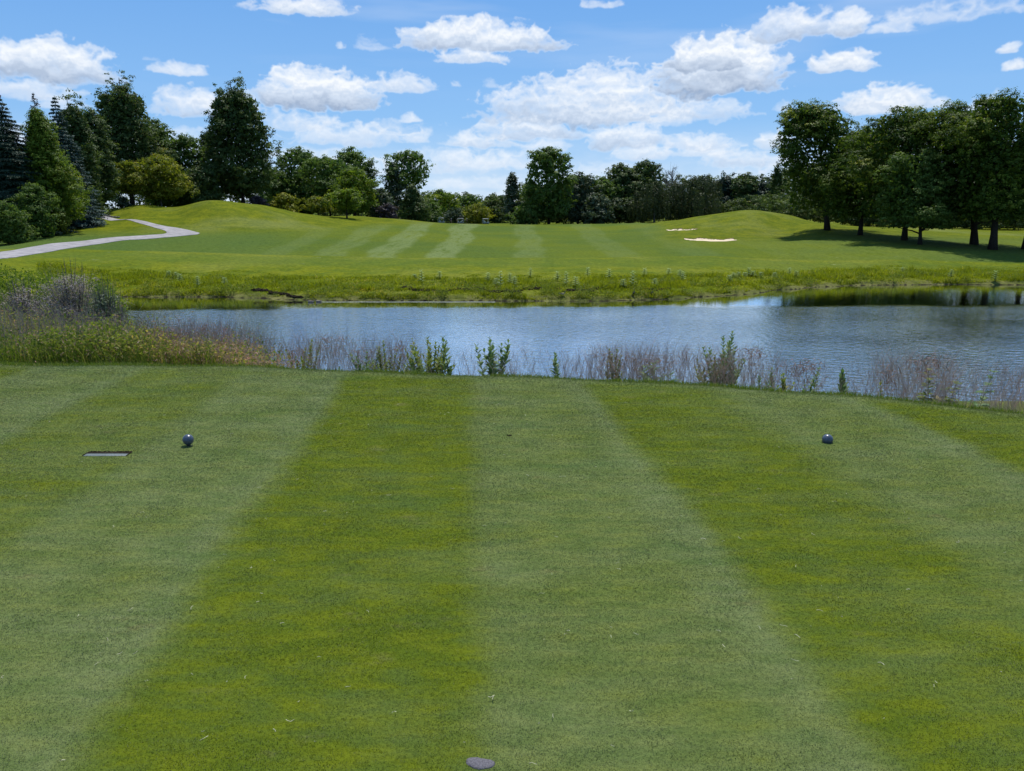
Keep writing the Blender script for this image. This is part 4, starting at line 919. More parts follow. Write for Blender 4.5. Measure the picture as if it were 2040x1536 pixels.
def bank_grass():
    rng = np.random.default_rng(22); n = 150000; a = rng.uniform(-.62, .74, n); t = rng.random(n)
    shp = np.array([(-500, 71.5), (240, 71.5), (430, 71.5), (520, 70.5), (620, 69), (700, 68.5), (1000, 68.3), (1200, 68.3), (1270, 69), (1330, 69.5), (1400, 71.5), (1490, 74), (1560, 78), (1640, 81), (1711, 82.5), (1800, 83), (1900, 83.6), (2500, 83.2)])
    sh = np.interp(a * 1535 + 1020, shp[:, 0], shp[:, 1]); y = sh + .25 + 13.5 * t ** 1.25; x = a * y; z = hgt(x, y)
    dens = fbm(x * .5, y * .9, 4, 31); top = np.clip((sh + 13 - y) / 3.5, .25, 1)
    right = np.clip((a - .2) / .2, 0, 1)
    H = (.12 + .30 * np.clip((dens - .42) * 4, 0, 1)) * top * rng.uniform(.6, 1.25, n) * (1 + .35 * right)
    H = H * (1 + .9 * np.clip((fbm(x * 1.6, y * 2.2, 3, 63) - .58) * 9, 0, 1))
    H = np.where((y - sh) < 2.2, H * .62, H); k = (z > WATER + .03) & (rng.random(n) < np.interp(dens, [.3, .5], [.35, 1]))
    B = np.column_stack([x, y, z - .03])[k]; n = len(B)
    tint = np.clip(fbm(x * .35, y * .35, 3, 37)[k] * 1.3 - .25 + rng.normal(0, .2, n), 0, .97)
    V, Fs, tt = blades(B, H[k], rng.uniform(.035, .085, n), rng.normal(0, .35, (n, 2)), rng, tint, 3)
    stuff('bank_grass', V, Fs, G_LONG, "tall yellow green grass on the bank across the pond", "grass", tt)
    # weedy plants and dark tufts in it
    n = 9000; a = rng.uniform(-.62, .74, n); sh = np.interp(a * 1535 + 1020, shp[:, 0], shp[:, 1]); y = sh + .3 + 9 * rng.random(n) ** 1.6; x = a * y
    k = fbm(x * .6, y * .8, 3, 51) > .54; x, y = x[k], y[k]; z = hgt(x, y); n = len(x); m_ = 7
    P = np.repeat(np.column_stack([x, y, z]), m_, 0) + rng.normal(size=(n * m_, 3)) * (.14, .14, .05) + np.column_stack([np.zeros((n * m_, 2)), rng.uniform(.05, .5, n * m_)])
    V, Fq, tt = leaf_quads(P, unit(rng.normal(size=(n * m_, 3)) + (0, 0, .6)), .075, .45, rng, np.clip(np.repeat(rng.random(n), m_) * .8 + rng.normal(0, .15, n * m_), 0, 1))
    stuff('bank_weeds', V, Fq, WEED, "leafy weeds growing through the grass along the far shore", "weeds", tt)
    # crumbling black earth where the bank has slumped
    xs = []; 
    for (p0, p1, row) in ((505, 600, 581), (795, 860, 578), (852, 1010, 579), (1005, 1190, 577), (1188, 1252, 575), (1285, 1330, 575)):
        m2 = int((p1 - p0) * 1.3); pxs = rng.uniform(p0, p1, m2)
        for q in pxs:
            gx, gy = ground_at(q, row + 3.0 * sin(q * .045) + 1.6 * sin(q * .13) + rng.normal(0, 1.1) + (q - 505) * (.09 if p0 == 505 else 0), 66., 90.); xs.append((gx, gy))
    mb = MB()
    for gx, gy in xs:
        z = float(hgt(np.array([gx]), np.array([gy]))[0]); L = rng.uniform(.12, .4); mb.tube([(gx - L, gy + rng.normal(0, .1), z), (gx, gy, z + rng.uniform(.03, .12)), (gx + L, gy + rng.normal(0, .1), z)], [.03, rng.uniform(.035, .07), .02], 5)
    tag(mb.build('eroded_soil', SOIL), "dark slumped earth showing along the foot of the far bank", "soil", None, "stuff")
bank_grass()

def leaf_shape(base, dirv, L, Wd, up, droop=.25, k=4):
    """one lens shaped leaf with a folded midrib: returns verts, quads"""
    dirv = unit(np.asarray(dirv, float)); side = unit(np.cross(dirv, up)); nrm = np.cross(side, dirv); V = []
    for q in range(k + 1):
        t = q / k; wv = Wd * .5 * (sin(pi * min(1, t * .93 + .04))) ** .8; c = base + dirv * L * t + np.array([0, 0, -droop * L * t * t])
        V += [c - side * wv + nrm * wv * .35, c, c + side * wv + nrm * wv * .35]
    Fq = []
    for q in range(k):
        a = 3 * q; Fq += [(a, a + 1, a + 4, a + 3), (a + 1, a + 2, a + 5, a + 4)]
    return np.array(V), np.array(Fq)
def leafy_plant(px, top, Yd, label, name='milkweed', mtl=None, stems=1, L=.12, Wd=.045, gap=.05, spread=.12, elev=.7, lean=0., start=.15, group='leafy plants along the tee lip', seed=1, h=None, bare=0.):
    rng = np.random.default_rng(seed + 900); gx, gy, gz = gpos(px, Yd); H = h or (zrow(top, Yd) - gz)
    root = empty(name, (gx, gy, gz), label, 'plant', group); lv = []; lf = []; lt = []; sm = MB(); n = 0
    stems = stems if stems < 4 else int(stems * 1.8)
    for s in range(stems):
        a = rng.uniform(0, 2 * pi); hh = H * (1 if s == 0 else rng.uniform(.55, .97)); rad = 0 if stems == 1 else spread * rng.uniform(.4, 2.0)
        zs = np.linspace(-.05, hh, 7); f = np.clip(zs / hh, 0, 1)
        P = np.stack([rad * cos(a) * (.25 + f) + lean * f ** 1.5 + .015 * np.sin(f * 5 + s), rad * sin(a) * (.25 + f), zs], 1)
        sm.tube(P, np.linspace(.006, .002, 7), 5, cap=False)
        z = hh * start; ph = rng.uniform(0, pi); q = 0
        while z < hh:
            f_ = z / hh; c = np.array([np.interp(z, zs, P[:, 0]), np.interp(z, zs, P[:, 1]), z]); sc_ = (1 - .55 * f_ ** 3) * rng.uniform(.75, 1.12)
            if rng.random() > bare:
                for b in (0, pi):
                    th = ph + b + rng.normal(0, .2); e = elev - .15 + .45 * f_ + rng.normal(0, .15); dv = (cos(th) * cos(e), sin(th) * cos(e), sin(e))
                    V, Fq = leaf_shape(c, dv, L * sc_ * 1.55, Wd * sc_ * 1.9, (0, 0, 1.), droop=.22); lv.append(V); lf.append(Fq + n); n += len(V); lt.append(np.full(len(V), np.clip(rng.normal(.5, .25), 0, 1)))
            ph += pi / 2 + rng.normal(0, .25); z += gap * rng.uniform(.8, 1.2); q += 1
    sm.build('stem', STEM_G, root, ); o = mesh_np('leaves', np.concatenate(lv), np.concatenate(lf), mtl or MILK, root, attrs={'tint': np.concatenate(lt)})
    return root
STEM_G = simple("green_stem", (.10, .13, .05), .7, .3, 20)
LP = leafy_plant
LP(485, 646, 13.5, "spreading leafy plant at the right end of the rusty weeds, taller than they are", mtl=MILK, stems=7, L=.085, Wd=.026, gap=.045, spread=.24, seed=1, name='willow_sapling')
LP(590, 682, 11.5, "olive leafy plant half hidden in grey stems left of the reddish twigs", mtl=MILKY, stems=6, L=.07, Wd=.02, gap=.035, spread=.13, seed=2, name='willow_sapling')
LP(714, 702, 10.6, "low olive leafy clump between the reddish twigs and the olive bush", mtl=MILK, stems=5, L=.07, Wd=.024, gap=.04, spread=.16, seed=3, name='willow_sapling')
LP(761, 684, 10.8, "narrow olive bush of upright shoots, leftmost of the well leafed ones", mtl=MILKY, stems=8, L=.065, Wd=.02, gap=.032, spread=.15, seed=4, name='willow_sapling')
LP(800, 704, 10.6, "low sparse olive clump under tall grey twigs", mtl=MILKY, stems=5, L=.06, Wd=.02, gap=.04, spread=.13, seed=5, name='willow_sapling')
LP(823, 716, 10.3, "knee high clump just left of the densest yellow green bush", mtl=MILK, stems=5, L=.06, Wd=.022, gap=.04, spread=.10, seed=6, name='willow_sapling')
LP(857, 670, 10.6, "densest bush of the row, yellow green below and grey green on top", mtl=MILKY, stems=13, L=.075, Wd=.024, gap=.034, spread=.17, seed=7, name='willow_sapling')
LP(897, 668, 10.4, "slender two stemmed milkweed right of the densest bush", stems=2, L=.10, Wd=.038, gap=.055, spread=.07, seed=8)
LP(987, 667, 10.4, "tall forked milkweed standing alone at the middle of the tee lip", stems=4, L=.11, Wd=.040, gap=.055, spread=.13, seed=9)
LP(1114, 706, 10.0, "short single milkweed in the gap right of the middle of the lip", stems=2, L=.09, Wd=.034, gap=.04, spread=.05, seed=10)
LP(1232, 694, 9.9, "yellowish narrow plant inside the purple twig clump", mtl=MILKY, stems=5, L=.06, Wd=.02, gap=.035, spread=.07, seed=11, name='willow_sapling')
LP(1307, 722, 9.6, "short plant with broad arching leaves, right of the purple twigs", stems=2, L=.15, Wd=.045, gap=.05, spread=.05, elev=.4, seed=12)
LP(1352, 742, 9.3, "low grassy leaved weed flopping over the lip left of the tallest bush", stems=3, L=.13, Wd=.03, gap=.05, spread=.09, elev=.2, seed=13)
LP(1438, 706, 9.9, "lower left part growing against the tallest bush, yellower leaves", mtl=MILKY, stems=5, L=.08, Wd=.028, gap=.045, spread=.12, seed=14, name='willow_sapling')
LP(1463, 664, 10.0, "tallest bush of the row, on thin bare stems right of centre", stems=9, L=.095, Wd=.03, gap=.045, spread=.15, start=.42, lean=.04, seed=15, name='willow_sapling')
LP(1535, 750, 9.2, "tiny leafy shoot, first of four small ones right of the tallest bush", stems=1, L=.07, Wd=.025, gap=.03, seed=16)
LP(1560, 734, 9.2, "upright narrow shoot, second of four small ones right of the tallest bush", stems=3, L=.075, Wd=.026, gap=.034, spread=.04, seed=17)
LP(1588, 746, 9.1, "loose yellowish shoot, third of four small ones right of the tallest bush", mtl=MILKY, stems=4, L=.07, Wd=.026, gap=.04, spread=.07, seed=18)
LP(1630, 733, 9.1, "airy shoot, fourth of four small ones right of the tallest bush", mtl=MILK, stems=3, L=.08, Wd=.026, gap=.045, spread=.07, seed=19)
LP(1706, 742, 8.8, "compact spear shaped milkweed standing alone", stems=1, L=.11, Wd=.036, gap=.028, elev=1.0, seed=20, start=.05)
LP(1791, 758, 8.6, "short yellowish shoot between the compact spear and the broad leaved pair", mtl=MILKY, stems=2, L=.06, Wd=.02, gap=.04, spread=.03, seed=21)
LP(1898, 738, 8.6, "left one of the broad leaved pair near the right edge, drooping clusters", mtl=MILKY, stems=4, L=.10, Wd=.065, gap=.06, spread=.11, elev=.1, seed=22, name='broadleaf_weed')
LP(1962, 733, 8.5, "right one of the broad leaved pair, round leaves on a kinked stem", stems=3, L=.095, Wd=.070, gap=.08, spread=.12, elev=.2, lean=.05, seed=23, name='broadleaf_weed')

# ---- thin dead stems along the lip
def dead_stems():
    rng = np.random.default_rng(44)
    dens_px = [(240, .5), (330, .9), (420, 1.4), (560, 1.3), (700, 1.3), (840, .9), (900, .45), (1000, .5), (1080, .30), (1150, .55), (1200, 1.2), (1320, 1.1), (1370, .7), (1440, 1.0), (1520, .9), (1600, .35), (1680, .15), (1740, .35), (1800, .5), (1850, 1.3), (1890, .9), (1960, .5), (2100, .5)]
    top_px = [(240, 640), (300, 628), (400, 640), (470, 650), (560, 668), (650, 655), (720, 668), (800, 664), (860, 690), (960, 690), (1080, 690), (1150, 700), (1200, 680), (1330, 682), (1400, 690), (1480, 680), (1530, 690), (1600, 720), (1700, 735), (1800, 700), (1850, 692), (1890, 705), (1960, 715), (2100, 725)]
    px = rng.uniform(235, 2120, 9000); keep = rng.random(9000) < np.interp(px, *zip(*dens_px)) / 1.5 * np.interp(fbm(px * .02, px * 0, 3, 3), [.3, .6], [.45, 1]); px = px[keep][:2500]; n = len(px)
    Yd = np.interp(px, [240, 1020, 2040], [12.5, 10.3, 8.3]) + rng.normal(0, .7, n) + np.abs(rng.normal(0, .8, n)) * (px < 700); Yd = np.maximum(Yd, lip((px - 1020) / 1535 * Yd) + .35)
    x = (px - 1020) / 1535 * Yd; z = hgt(x, Yd); tp = np.interp(px, *zip(*top_px)) + np.abs(rng.normal(0, 30, n)) - 12 * (rng.random(n) < .06)
    slope = np.array([(zrow(0, 1.) - CAMZ)]); H = np.array([zrow(t, yv) for t, yv in zip(tp, Yd)]) - z; H = np.clip(H, .2, 1.9)
    k = 6; t = np.linspace(0, 1, k); ln = rng.normal(0, .20, (n, 2)); ph = rng.uniform(0, 6.28, n); wob = rng.uniform(.0, .055, n)
    def poly(base, H, ln, ph, wob): 
        return np.stack([base[:, 0:1] + ln[:, 0:1] * H[:, None] * t ** 1.6 + wob[:, None] * np.sin(t * 6 + ph[:, None]), base[:, 1:2] + ln[:, 1:2] * H[:, None] * t ** 1.6, base[:, 2:3] + H[:, None] * t], -1)
    base = np.column_stack([x, Yd, z]); P = poly(base, H, ln, ph, wob)
    rr = np.linspace(1, .45, k)[None] * rng.uniform(.0011, .0024, n)[:, None]; P_all = [P]; r_all = [rr]; tint = [np.clip(rng.normal(.4, .28, n), 0, 1)]
    # side twigs
    for q in range(5):
        j = rng.integers(0, n, int(n * .8)); f = rng.uniform(.35, .92, len(j)); i0 = np.clip((f * (k - 1)).astype(int), 0, k - 2); fr = (f * (k - 1) - i0)[:, None]
        b = P[j, i0] * (1 - fr) + P[j, i0 + 1] * fr; L = H[j] * rng.uniform(.10, .30, len(j)); a = rng.uniform(0, 6.28, len(j))
        l2 = np.stack([np.cos(a), np.sin(a)], 1) * rng.uniform(.35, .8, (len(j), 1)); Q = poly(b, L, l2, rng.uniform(0, 6, len(j)), rng.uniform(0, .012, len(j)))
        P_all.append(Q); r_all.append(np.linspace(1, .5, k)[None] * rng.uniform(.0009, .0017, len(j))[:, None]); tint.append(np.clip(rng.normal(.4, .28, len(j)), 0, 1))
    P = np.concatenate(P_all); rr = np.concatenate(r_all); tint = np.concatenate(tint); V, Fq = strands(P, rr)
    stuff('dead_stems', V, Fq, STEM, "leafless grey purple stems standing along the edge of the tee", "dead stems", np.repeat(tint, k * 3))
    # seed heads / curled dead leaves, rusty where the photo is rusty
    cpx = [(410, 45, 640), (450, 30, 650), (660, 40, 665), (590, 50, 690), (720, 30, 690), (1215, 40, 700), (1300, 60, 705), (1430, 40, 705), (1500, 25, 690), (1600, 40, 715), (1850, 40, 705), (1770, 20, 725), (800, 25, 680), (340, 45, 650)]
    Ps = []; tt = []
    for (c, wd, row) in cpx:
        m_ = int(wd * 5); p_ = rng.normal(c, wd * .5, m_); Yv = np.interp(p_, [240, 1020, 2040], [12.5, 10.3, 8.3]) + rng.normal(0, .5, m_); rw = row + rng.gamma(2., 13., m_)
        for a_, b_, c_ in zip(p_, Yv, rw):
            d = ray(a_, c_); kk = b_ / d[1]; q = np.array([d[0] * kk, b_, CAMZ + d[2] * kk])
            Ps.append(q); tt.append(rng.random())
    Ps = np.array(Ps); n = len(Ps); g = hgt(Ps[:, 0], Ps[:, 1]); ok = Ps[:, 2] > g + .1; Ps = Ps[ok]; tt = np.array(tt)[ok]; n = len(Ps)
    dv = rng.normal(size=(n, 3)) * (.6, .4, .8); t3 = np.linspace(0, 1, 4)[None, :, None]; L = rng.uniform(.03, .085, n)[:, None, None]
    Q = Ps[:, None] + unit(dv)[:, None] * t3 * L + np.array([0, 0, -1.]) * (t3 ** 2) * L * .5
    V, Fq = strands(Q, np.array([.0012, .0034, .003, .001])[None] * np.ones((n, 1))); stuff('dead_leaves', V, Fq, RUST, "curled rusty leaves and seed heads hanging in the dead stems", "dead leaves", np.repeat(tt, 12))
dead_stems()

# ---- the dense weed bank at the left
def weed_bank():
    rng = np.random.default_rng(61)
    def field(px0, px1, Y0, Y1, n, topf, mtl, name, label, cat, leafL, asp, rust=0., clus=.55, stemf=.06):
        px = rng.uniform(px0, px1, n); Yd = rng.uniform(Y0, Y1, n); x = (px - 1020) / 1535 * Yd; z = hgt(x, Yd); H = topf(px, Yd) - z; ok = (H > .25) & (Yd > lip(x) + .5) & (rng.random(n) < np.interp(px, [350, 520], [1, .18])); px, Yd, x, z, H = px[ok], Yd[ok], x[ok], z[ok], H[ok]
        dn = fbm(x * 1.1, Yd * 1.1, 4, 91); ok = rng.random(len(x)) < np.interp(dn, [.35, .55], [.35, 1]); x, Yd, z, H = x[ok], Yd[ok], z[ok], H[ok] * np.interp(dn[ok], [.32, .66], [.5, 1.05]) * rng.uniform(.78, 1.03, ok.sum()); n = len(x)
        m_ = 11; f = np.clip(rng.beta(2.2, 1.1, (n, m_)), 0, 1); off = rng.normal(0, 1, (n, m_, 2)) * (.03 + .09 * f[..., None])
        P = np.stack([x[:, None] + off[..., 0], Yd[:, None] + off[..., 1], z[:, None] + H[:, None] * f], -1).reshape(-1, 3)
        Nn = unit(rng.normal(size=P.shape) + (0, 0, .3)); cl = fbm(x * .9, Yd * .9, 3, 71 + len(name)); ti = np.clip(np.repeat(cl, m_) * 1.5 - .3 + rng.normal(0, .2, len(P)), 0, 1)
        V, Fq, tt = leaf_quads(P, Nn, leafL * rng.uniform(.6, 1.3, len(P)), asp, rng, ti); stuff(name, V, Fq, mtl, label, cat, tt)
        return x, Yd, z, H
    # nearer belt
    tp1 = lambda px, Yd: np.array([zrow(t, y) for t, y in zip(np.interp(px, [-150, 0, 120, 240, 320, 400, 470, 500, 560], [628, 624, 630, 640, 655, 648, 658, 684, 708]) + rng.normal(0, 9, len(px)), Yd)])
    field(-160, 520, 9.6, 15, 9000, tp1, WEED, 'near_weeds', "knee high green and rusty weeds just beyond the tee's left lip", "weeds", .026, .42)
    x, Yd, z, H = field(-160, 540, 9.6, 15.5, 4200, tp1, RUST, 'rusty_weeds', "rusty brown seed heads standing among the left weeds", "weeds", .024, .22)
    tp2 = lambda px, Yd: np.array([zrow(t, y) for t, y in zip(np.interp(px, [-150, 0, 120, 200, 250, 300, 380], [640, 645, 655, 655, 655, 655, 670]) + rng.normal(0, 9, len(px)), Yd)])
    field(-200, 300, 16, 26, 7000, tp2, WEED, 'pond_weeds', "green weeds on the slope left of the pond", "weeds", .045, .42)
    tp3 = lambda px, Yd: np.array([zrow(t, y) for t, y in zip(np.interp(px, [-150, 0, 60, 120, 200, 235], [538, 536, 541, 552, 562, 590]) + rng.normal(0, 7, len(px)), Yd)])
    field(-200, 236, 38, 64, 3200, tp3, F_LIGHT, 'shore_weeds', "bright green broad leaved weeds behind the purple shrub", "weeds", .085, .5)
    field(285, 560, 9.6, 14.5, 4600, tp1, RUST, 'rusty_grass', "rust coloured dead growth at the right end of the left weeds", "weeds", .028, .2)
    # grass between
    n = 30000; px = rng.uniform(-220, 420, n); y = 9.5 + 52 * rng.random(n) ** 1.6; x = (px - 1020) / 1535 * y; z = hgt(x, y); ok = (z > WATER) & (y > lip(x) + .4); B = np.column_stack([x, y, z - .02])[ok]; n = len(B)
    sc_ = np.interp(y[ok], [10, 60], [1, 2.2]); V, Fs, tt = blades(B, rng.uniform(.25, .75, n) * sc_ ** .5, rng.uniform(.006, .012, n) * sc_ ** 1.8, rng.normal(0, .3, (n, 2)), rng, rng.random(n) ** 1.1, 3)
    stuff('slope_grass', V, Fs, G_EDGE, "long grass covering the slope left of the pond", "grass", tt)
    n = 1700; px = rng.uniform(-160, 520, n); y = rng.uniform(9.8, 14.5, n); x = (px - 1020) / 1535 * y; z = hgt(x, y); t = np.linspace(0, 1, 5); H = tp1(px, y) - z + .08; ok = H > .3
    x, y, z, H = x[ok], y[ok], z[ok], H[ok]; n = len(x); ln = rng.normal(0, .12, (n, 2)); P = np.stack([x[:, None] + ln[:, :1] * H[:, None] * t ** 2, y[:, None] + ln[:, 1:] * H[:, None] * t ** 2, z[:, None] + H[:, None] * t], -1)
    V, Fq = strands(P, np.linspace(1, .4, 5)[None] * rng.uniform(.0016, .0032, n)[:, None]); stuff('grey_stalks', V, Fq, STEM, "pale grey stalks leaning in the left weeds", "stalks", np.repeat(rng.random(n), 15))
weed_bank()
F_SHRUB = foliage('shrub_twigs', (.17, .145, .155), (.40, .35, .34), (.26, .32, .14), .35)
def shrub(px, top, Yd, hw, label, fol, leafs, seed, dens=1., name='shrub', stems=22, cat='shrub'):
    rng = np.random.default_rng(seed); gx, gy, gz = gpos(px, Yd); H = zrow(top, Yd) - gz; rad = hw * Yd / 1535.
    root = empty(name, (gx, gy, gz), label, cat)
    P, Nn, ti, s, Cc, rcs = crown_pts('bush', H, .1 * H, rad, Yd, rng, dens, .8, leafs)
    V, Fq, tt = leaf_quads(P, Nn, s, .42, rng, ti); mesh_np('crown', V, Fq, fol, root, attrs={'tint': tt}); mb = MB()
    for k in rng.permutation(len(Cc))[:stems]: e = Cc[k]; mb.tube(np.stack([[e[0] * .15, e[1] * .15, -.05], e * (.55, .55, .6), e * 1.05]), [.014, .009, .003], 4, cap=False)
    for k in range(190):
        a = rng.uniform(0, 6.28); r_ = rad * rng.uniform(.1, 1.) ; hz = H * rng.uniform(.6, 1.2) * (1 - .35 * (r_ / rad) ** 2); mb.tube([(r_ * .5 * cos(a), r_ * .5 * sin(a), hz * .5), (r_ * cos(a), r_ * sin(a), hz)], [.008, .003], 3, cap=False)
    mb.build('stems', B_GREY, root)
shrub(128, 543, 21, 88, "twiggy purple grey shrub at the pond's left end", F_SHRUB, .030, 701, .5, 'dogwood_shrub', 40)
shrub(196, 572, 20, 48, "grey leaved right shoulder of the purple shrub, leaning to the water", F_GREY, .045, 702, .6, 'dogwood_shrub', 30)
shrub(28, 566, 22, 55, "greyish shrub thinning out left of the purple one", F_SHRUB, .038, 703, .5, 'dogwood_shrub', 30)
shrub(228, 628, 17, 22, "small pale leaved sapling hanging over the water at the end of the shrubs", F_GREY, .05, 704, .3, 'dogwood_shrub', 10)

# ---- milkweed stalks dotted over the far bank
MILKF = foliage('far_milkweed_leaves', (.10, .17, .05), (.34, .42, .20), None, .35)
def far_milkweed():
    pts = [(337, 538, 553), (351, 541, 555), (359, 543, 563), (395, 548, 571), (448, 551, 567), (840, 534, 566), (876, 538, 556), (826, 545, 556), (972, 541, 563), (988, 552, 570), (997, 536, 574), (1016, 541, 566), (1025, 548, 570), (1057, 532, 552), (1110, 538, 560), (1128, 538, 570),
           (1147, 549, 572), (1171, 530, 552), (1213, 533, 556), (1241, 554, 574), (1260, 536, 572), (1284, 532, 550), (1304, 553, 572), (1332, 533, 548), (1354, 536, 552), (1360, 539, 562), (1452, 546, 565), (1461, 542, 556), (1471, 540, 556), (1483, 541, 554), (1491, 530, 552), (1500, 538, 552), (1515, 541, 554), (1543, 541, 555), (1572, 532, 548), (1586, 538, 553), (1797, 531, 545), (1894, 535, 554), (1981, 536, 562)]
    rng = np.random.default_rng(81); H0 = 1.0; base = []
    for v in range(3):
        lv = []; lf = []; n = 0; mb = MB(); mb.tube([(0, 0, -.1), (.02, 0, .5), (0, .02, .95)], [.011, .009, .004], 4); V0 = np.concatenate(mb.V); z = .2; ph = rng.uniform(0, 3)
        tt = [np.full(len(V0), .2)]; n = len(V0); lv = [V0]; F4 = [np.concatenate(mb.F4)]
        while z < 1.0:
            for b in (0, pi):
                th = ph + b; dv = (cos(th) * .8, sin(th) * .8, .6); V, Fq = leaf_shape(np.array([0, 0, z]), dv, .20 * (1.15 - .5 * z), .12, (0, 0, 1.), .25, 2); lv.append(V); F4.append(Fq + n); n += len(V); tt.append(np.full(len(V), rng.uniform(.3, 1)))
            ph += pi / 2; z += .10
        o = mesh_np('milkweed_stalk', np.concatenate(lv), np.concatenate(F4), MILKF, attrs={'tint': np.concatenate(tt)}); base.append(o)
    used = [False] * 3
    for i, (px, t_, b_) in enumerate(pts):
        v = i % 3; gx, gy = ground_at(px, b_, 66., 95.); gz = float(hgt(np.array([gx]), np.array([gy]))[0]); H = (zrow(t_, gy) - gz) * .85
        o = base[v] if not used[v] else base[v].copy()
        if used[v]: C.objects.link(o)
        used[v] = True; o.location = (gx, gy, gz); o.scale = (2.7,) * 2 + (H,); o.rotation_euler = (0, 0, i * 1.3)
        rank = 1 + sorted(q[0] for q in pts).index(px); sfx = {1: 'st', 2: 'nd', 3: 'rd'}.get(rank % 10 if rank % 100 not in (11, 12, 13) else 0, 'th')
        tag(o, "%s leafy milkweed stalk, %d%s from the left along the far bank" % ('tall' if b_ - t_ > 22 else ('short' if b_ - t_ < 15 else 'middling'), rank, sfx), "milkweed", "milkweed stalks on the far bank")
far_milkweed()
# orange and yellow blooms low on the far shore
def blooms():
    rng = np.random.default_rng(83); P = []
    for (c, r, w_, h_, n) in ((715, 585, 12, 4, 60), (745, 583, 20, 5, 120), (700, 578, 5, 4, 30), (1283, 581, 6, 1.5, 30), (1460, 575, 20, 4, 60)):
        for _ in range(n):
            gx, gy = ground_at(rng.normal(c, w_), rng.normal(r, h_), 66., 95.); P.append((gx, gy, float(hgt(np.array([gx]), np.array([gy]))[0]) + rng.uniform(.1, .35)))
    P = np.array(P); V, Fq, tt = leaf_quads(P, unit(rng.normal(size=P.shape) + (0, 0, 1)), .05, .7, rng, rng.random(len(P)))
    stuff('yellow_flowers', V, Fq, foliage("petals", (.45, .34, .02), (.62, .50, .03), (.55, .22, .03), .2), "yellow and orange blooms low on the far shore", "flowers", tt)
blooms()
#@@PART4
# ================================================================== birds
def bird_mesh(mb, P, r, seg=12, sxy=(1, 1)): mb.tube(P, r, seg, sxy)
B_BROWN = simple("plumage_brown", (.17, .12, .085), .7, .45, 16.); B_BLACK = simple("plumage_black", (.012, .012, .014), .45, .3, 10.); B_TAN = simple("plumage_tan", (.30, .25, .20), .7, .35, 18.); B_WHITE = simple("plumage_white", (.6, .58, .52), .7, .2, 10.); BILL = simple("bill", (.32, .25, .05), .5)
def duck(px, py, label, swim=True, face=-1, name='duck', group='mallards swimming in file'):
    if swim: d = ray(px, py); k = (CAMZ - WATER) / -d[2]; loc = (d[0] * k, d[1] * k, WATER - .03)
    else: gx, gy = ground_at(px, py, 66., 90.); loc = (gx, gy, float(hgt(np.array([gx]), np.array([gy]))[0]) + .13)
    root = empty(name, loc, label, 'duck', group if swim else None, 0 if face > 0 else pi)
    mb = MB()          # body, neck and head as one lofted skin, x forward
    P = [(-.31, 0, .125), (-.26, 0, .105), (-.18, 0, .075), (-.06, 0, .065), (.07, 0, .075), (.15, 0, .10), (.185, 0, .155), (.195, 0, .21), (.20, 0, .25), (.215, 0, .275), (.235, 0, .283), (.25, 0, .28)]
    r = [.008, .035, .075, .105, .100, .075, .040, .030, .033, .040, .033, .012]; mb.tube(P, r, 14); mb.build('body', B_TAN, root)
    w_ = MB()
    for s in (-1, 1): w_.tube([(-.24, s * .03, .135), (-.10, s * .075, .125), (.06, s * .085, .11), (.10, s * .08, .10)], [.006, .035, .040, .01], 8, (.45, 1.)); 
    w_.build('wings', B_BROWN, root)
    h = MB(); h.tube([(.187, 0, .165), (.195, 0, .21), (.202, 0, .25), (.217, 0, .277), (.236, 0, .284), (.256, 0, .28)], [.034, .034, .037, .044, .037, .014], 12); h.build('head', B_BLACK, root)
    b = MB(); b.tube([(.248, 0, .275), (.28, 0, .268), (.302, 0, .264)], [.014, .012, .006], 8, (1.3, .6)); b.build('bill', BILL, root)
    t = MB(); t.tube([(-.26, 0, .11), (-.31, 0, .128), (-.345, 0, .14)], [.028, .02, .004], 8, (1.5, .5)); t.build('tail', B_WHITE, root)
    if not swim:
        for s in (-1, 1): l = MB(); l.tube([(0, s * .04, .0), (.0, s * .045, -.10), (.0, s * .045, -.13)], [.012, .008, .008], 6); l.tube([(-.01, s * .045, -.125), (.05, s * .045, -.128)], [.01, .02], 6, (1, .3)); l.build('leg', BILL, root)
    return loc
d1 = duck(618.5, 602.2, "leading mallard of the pair swimming left along the far shore")
d2 = duck(634.5, 601.6, "following mallard, directly behind the first one's tail")
duck(1121, 590, "brown mallard standing on the grassy shore left of the black birds", swim=False, face=1, name='duck')
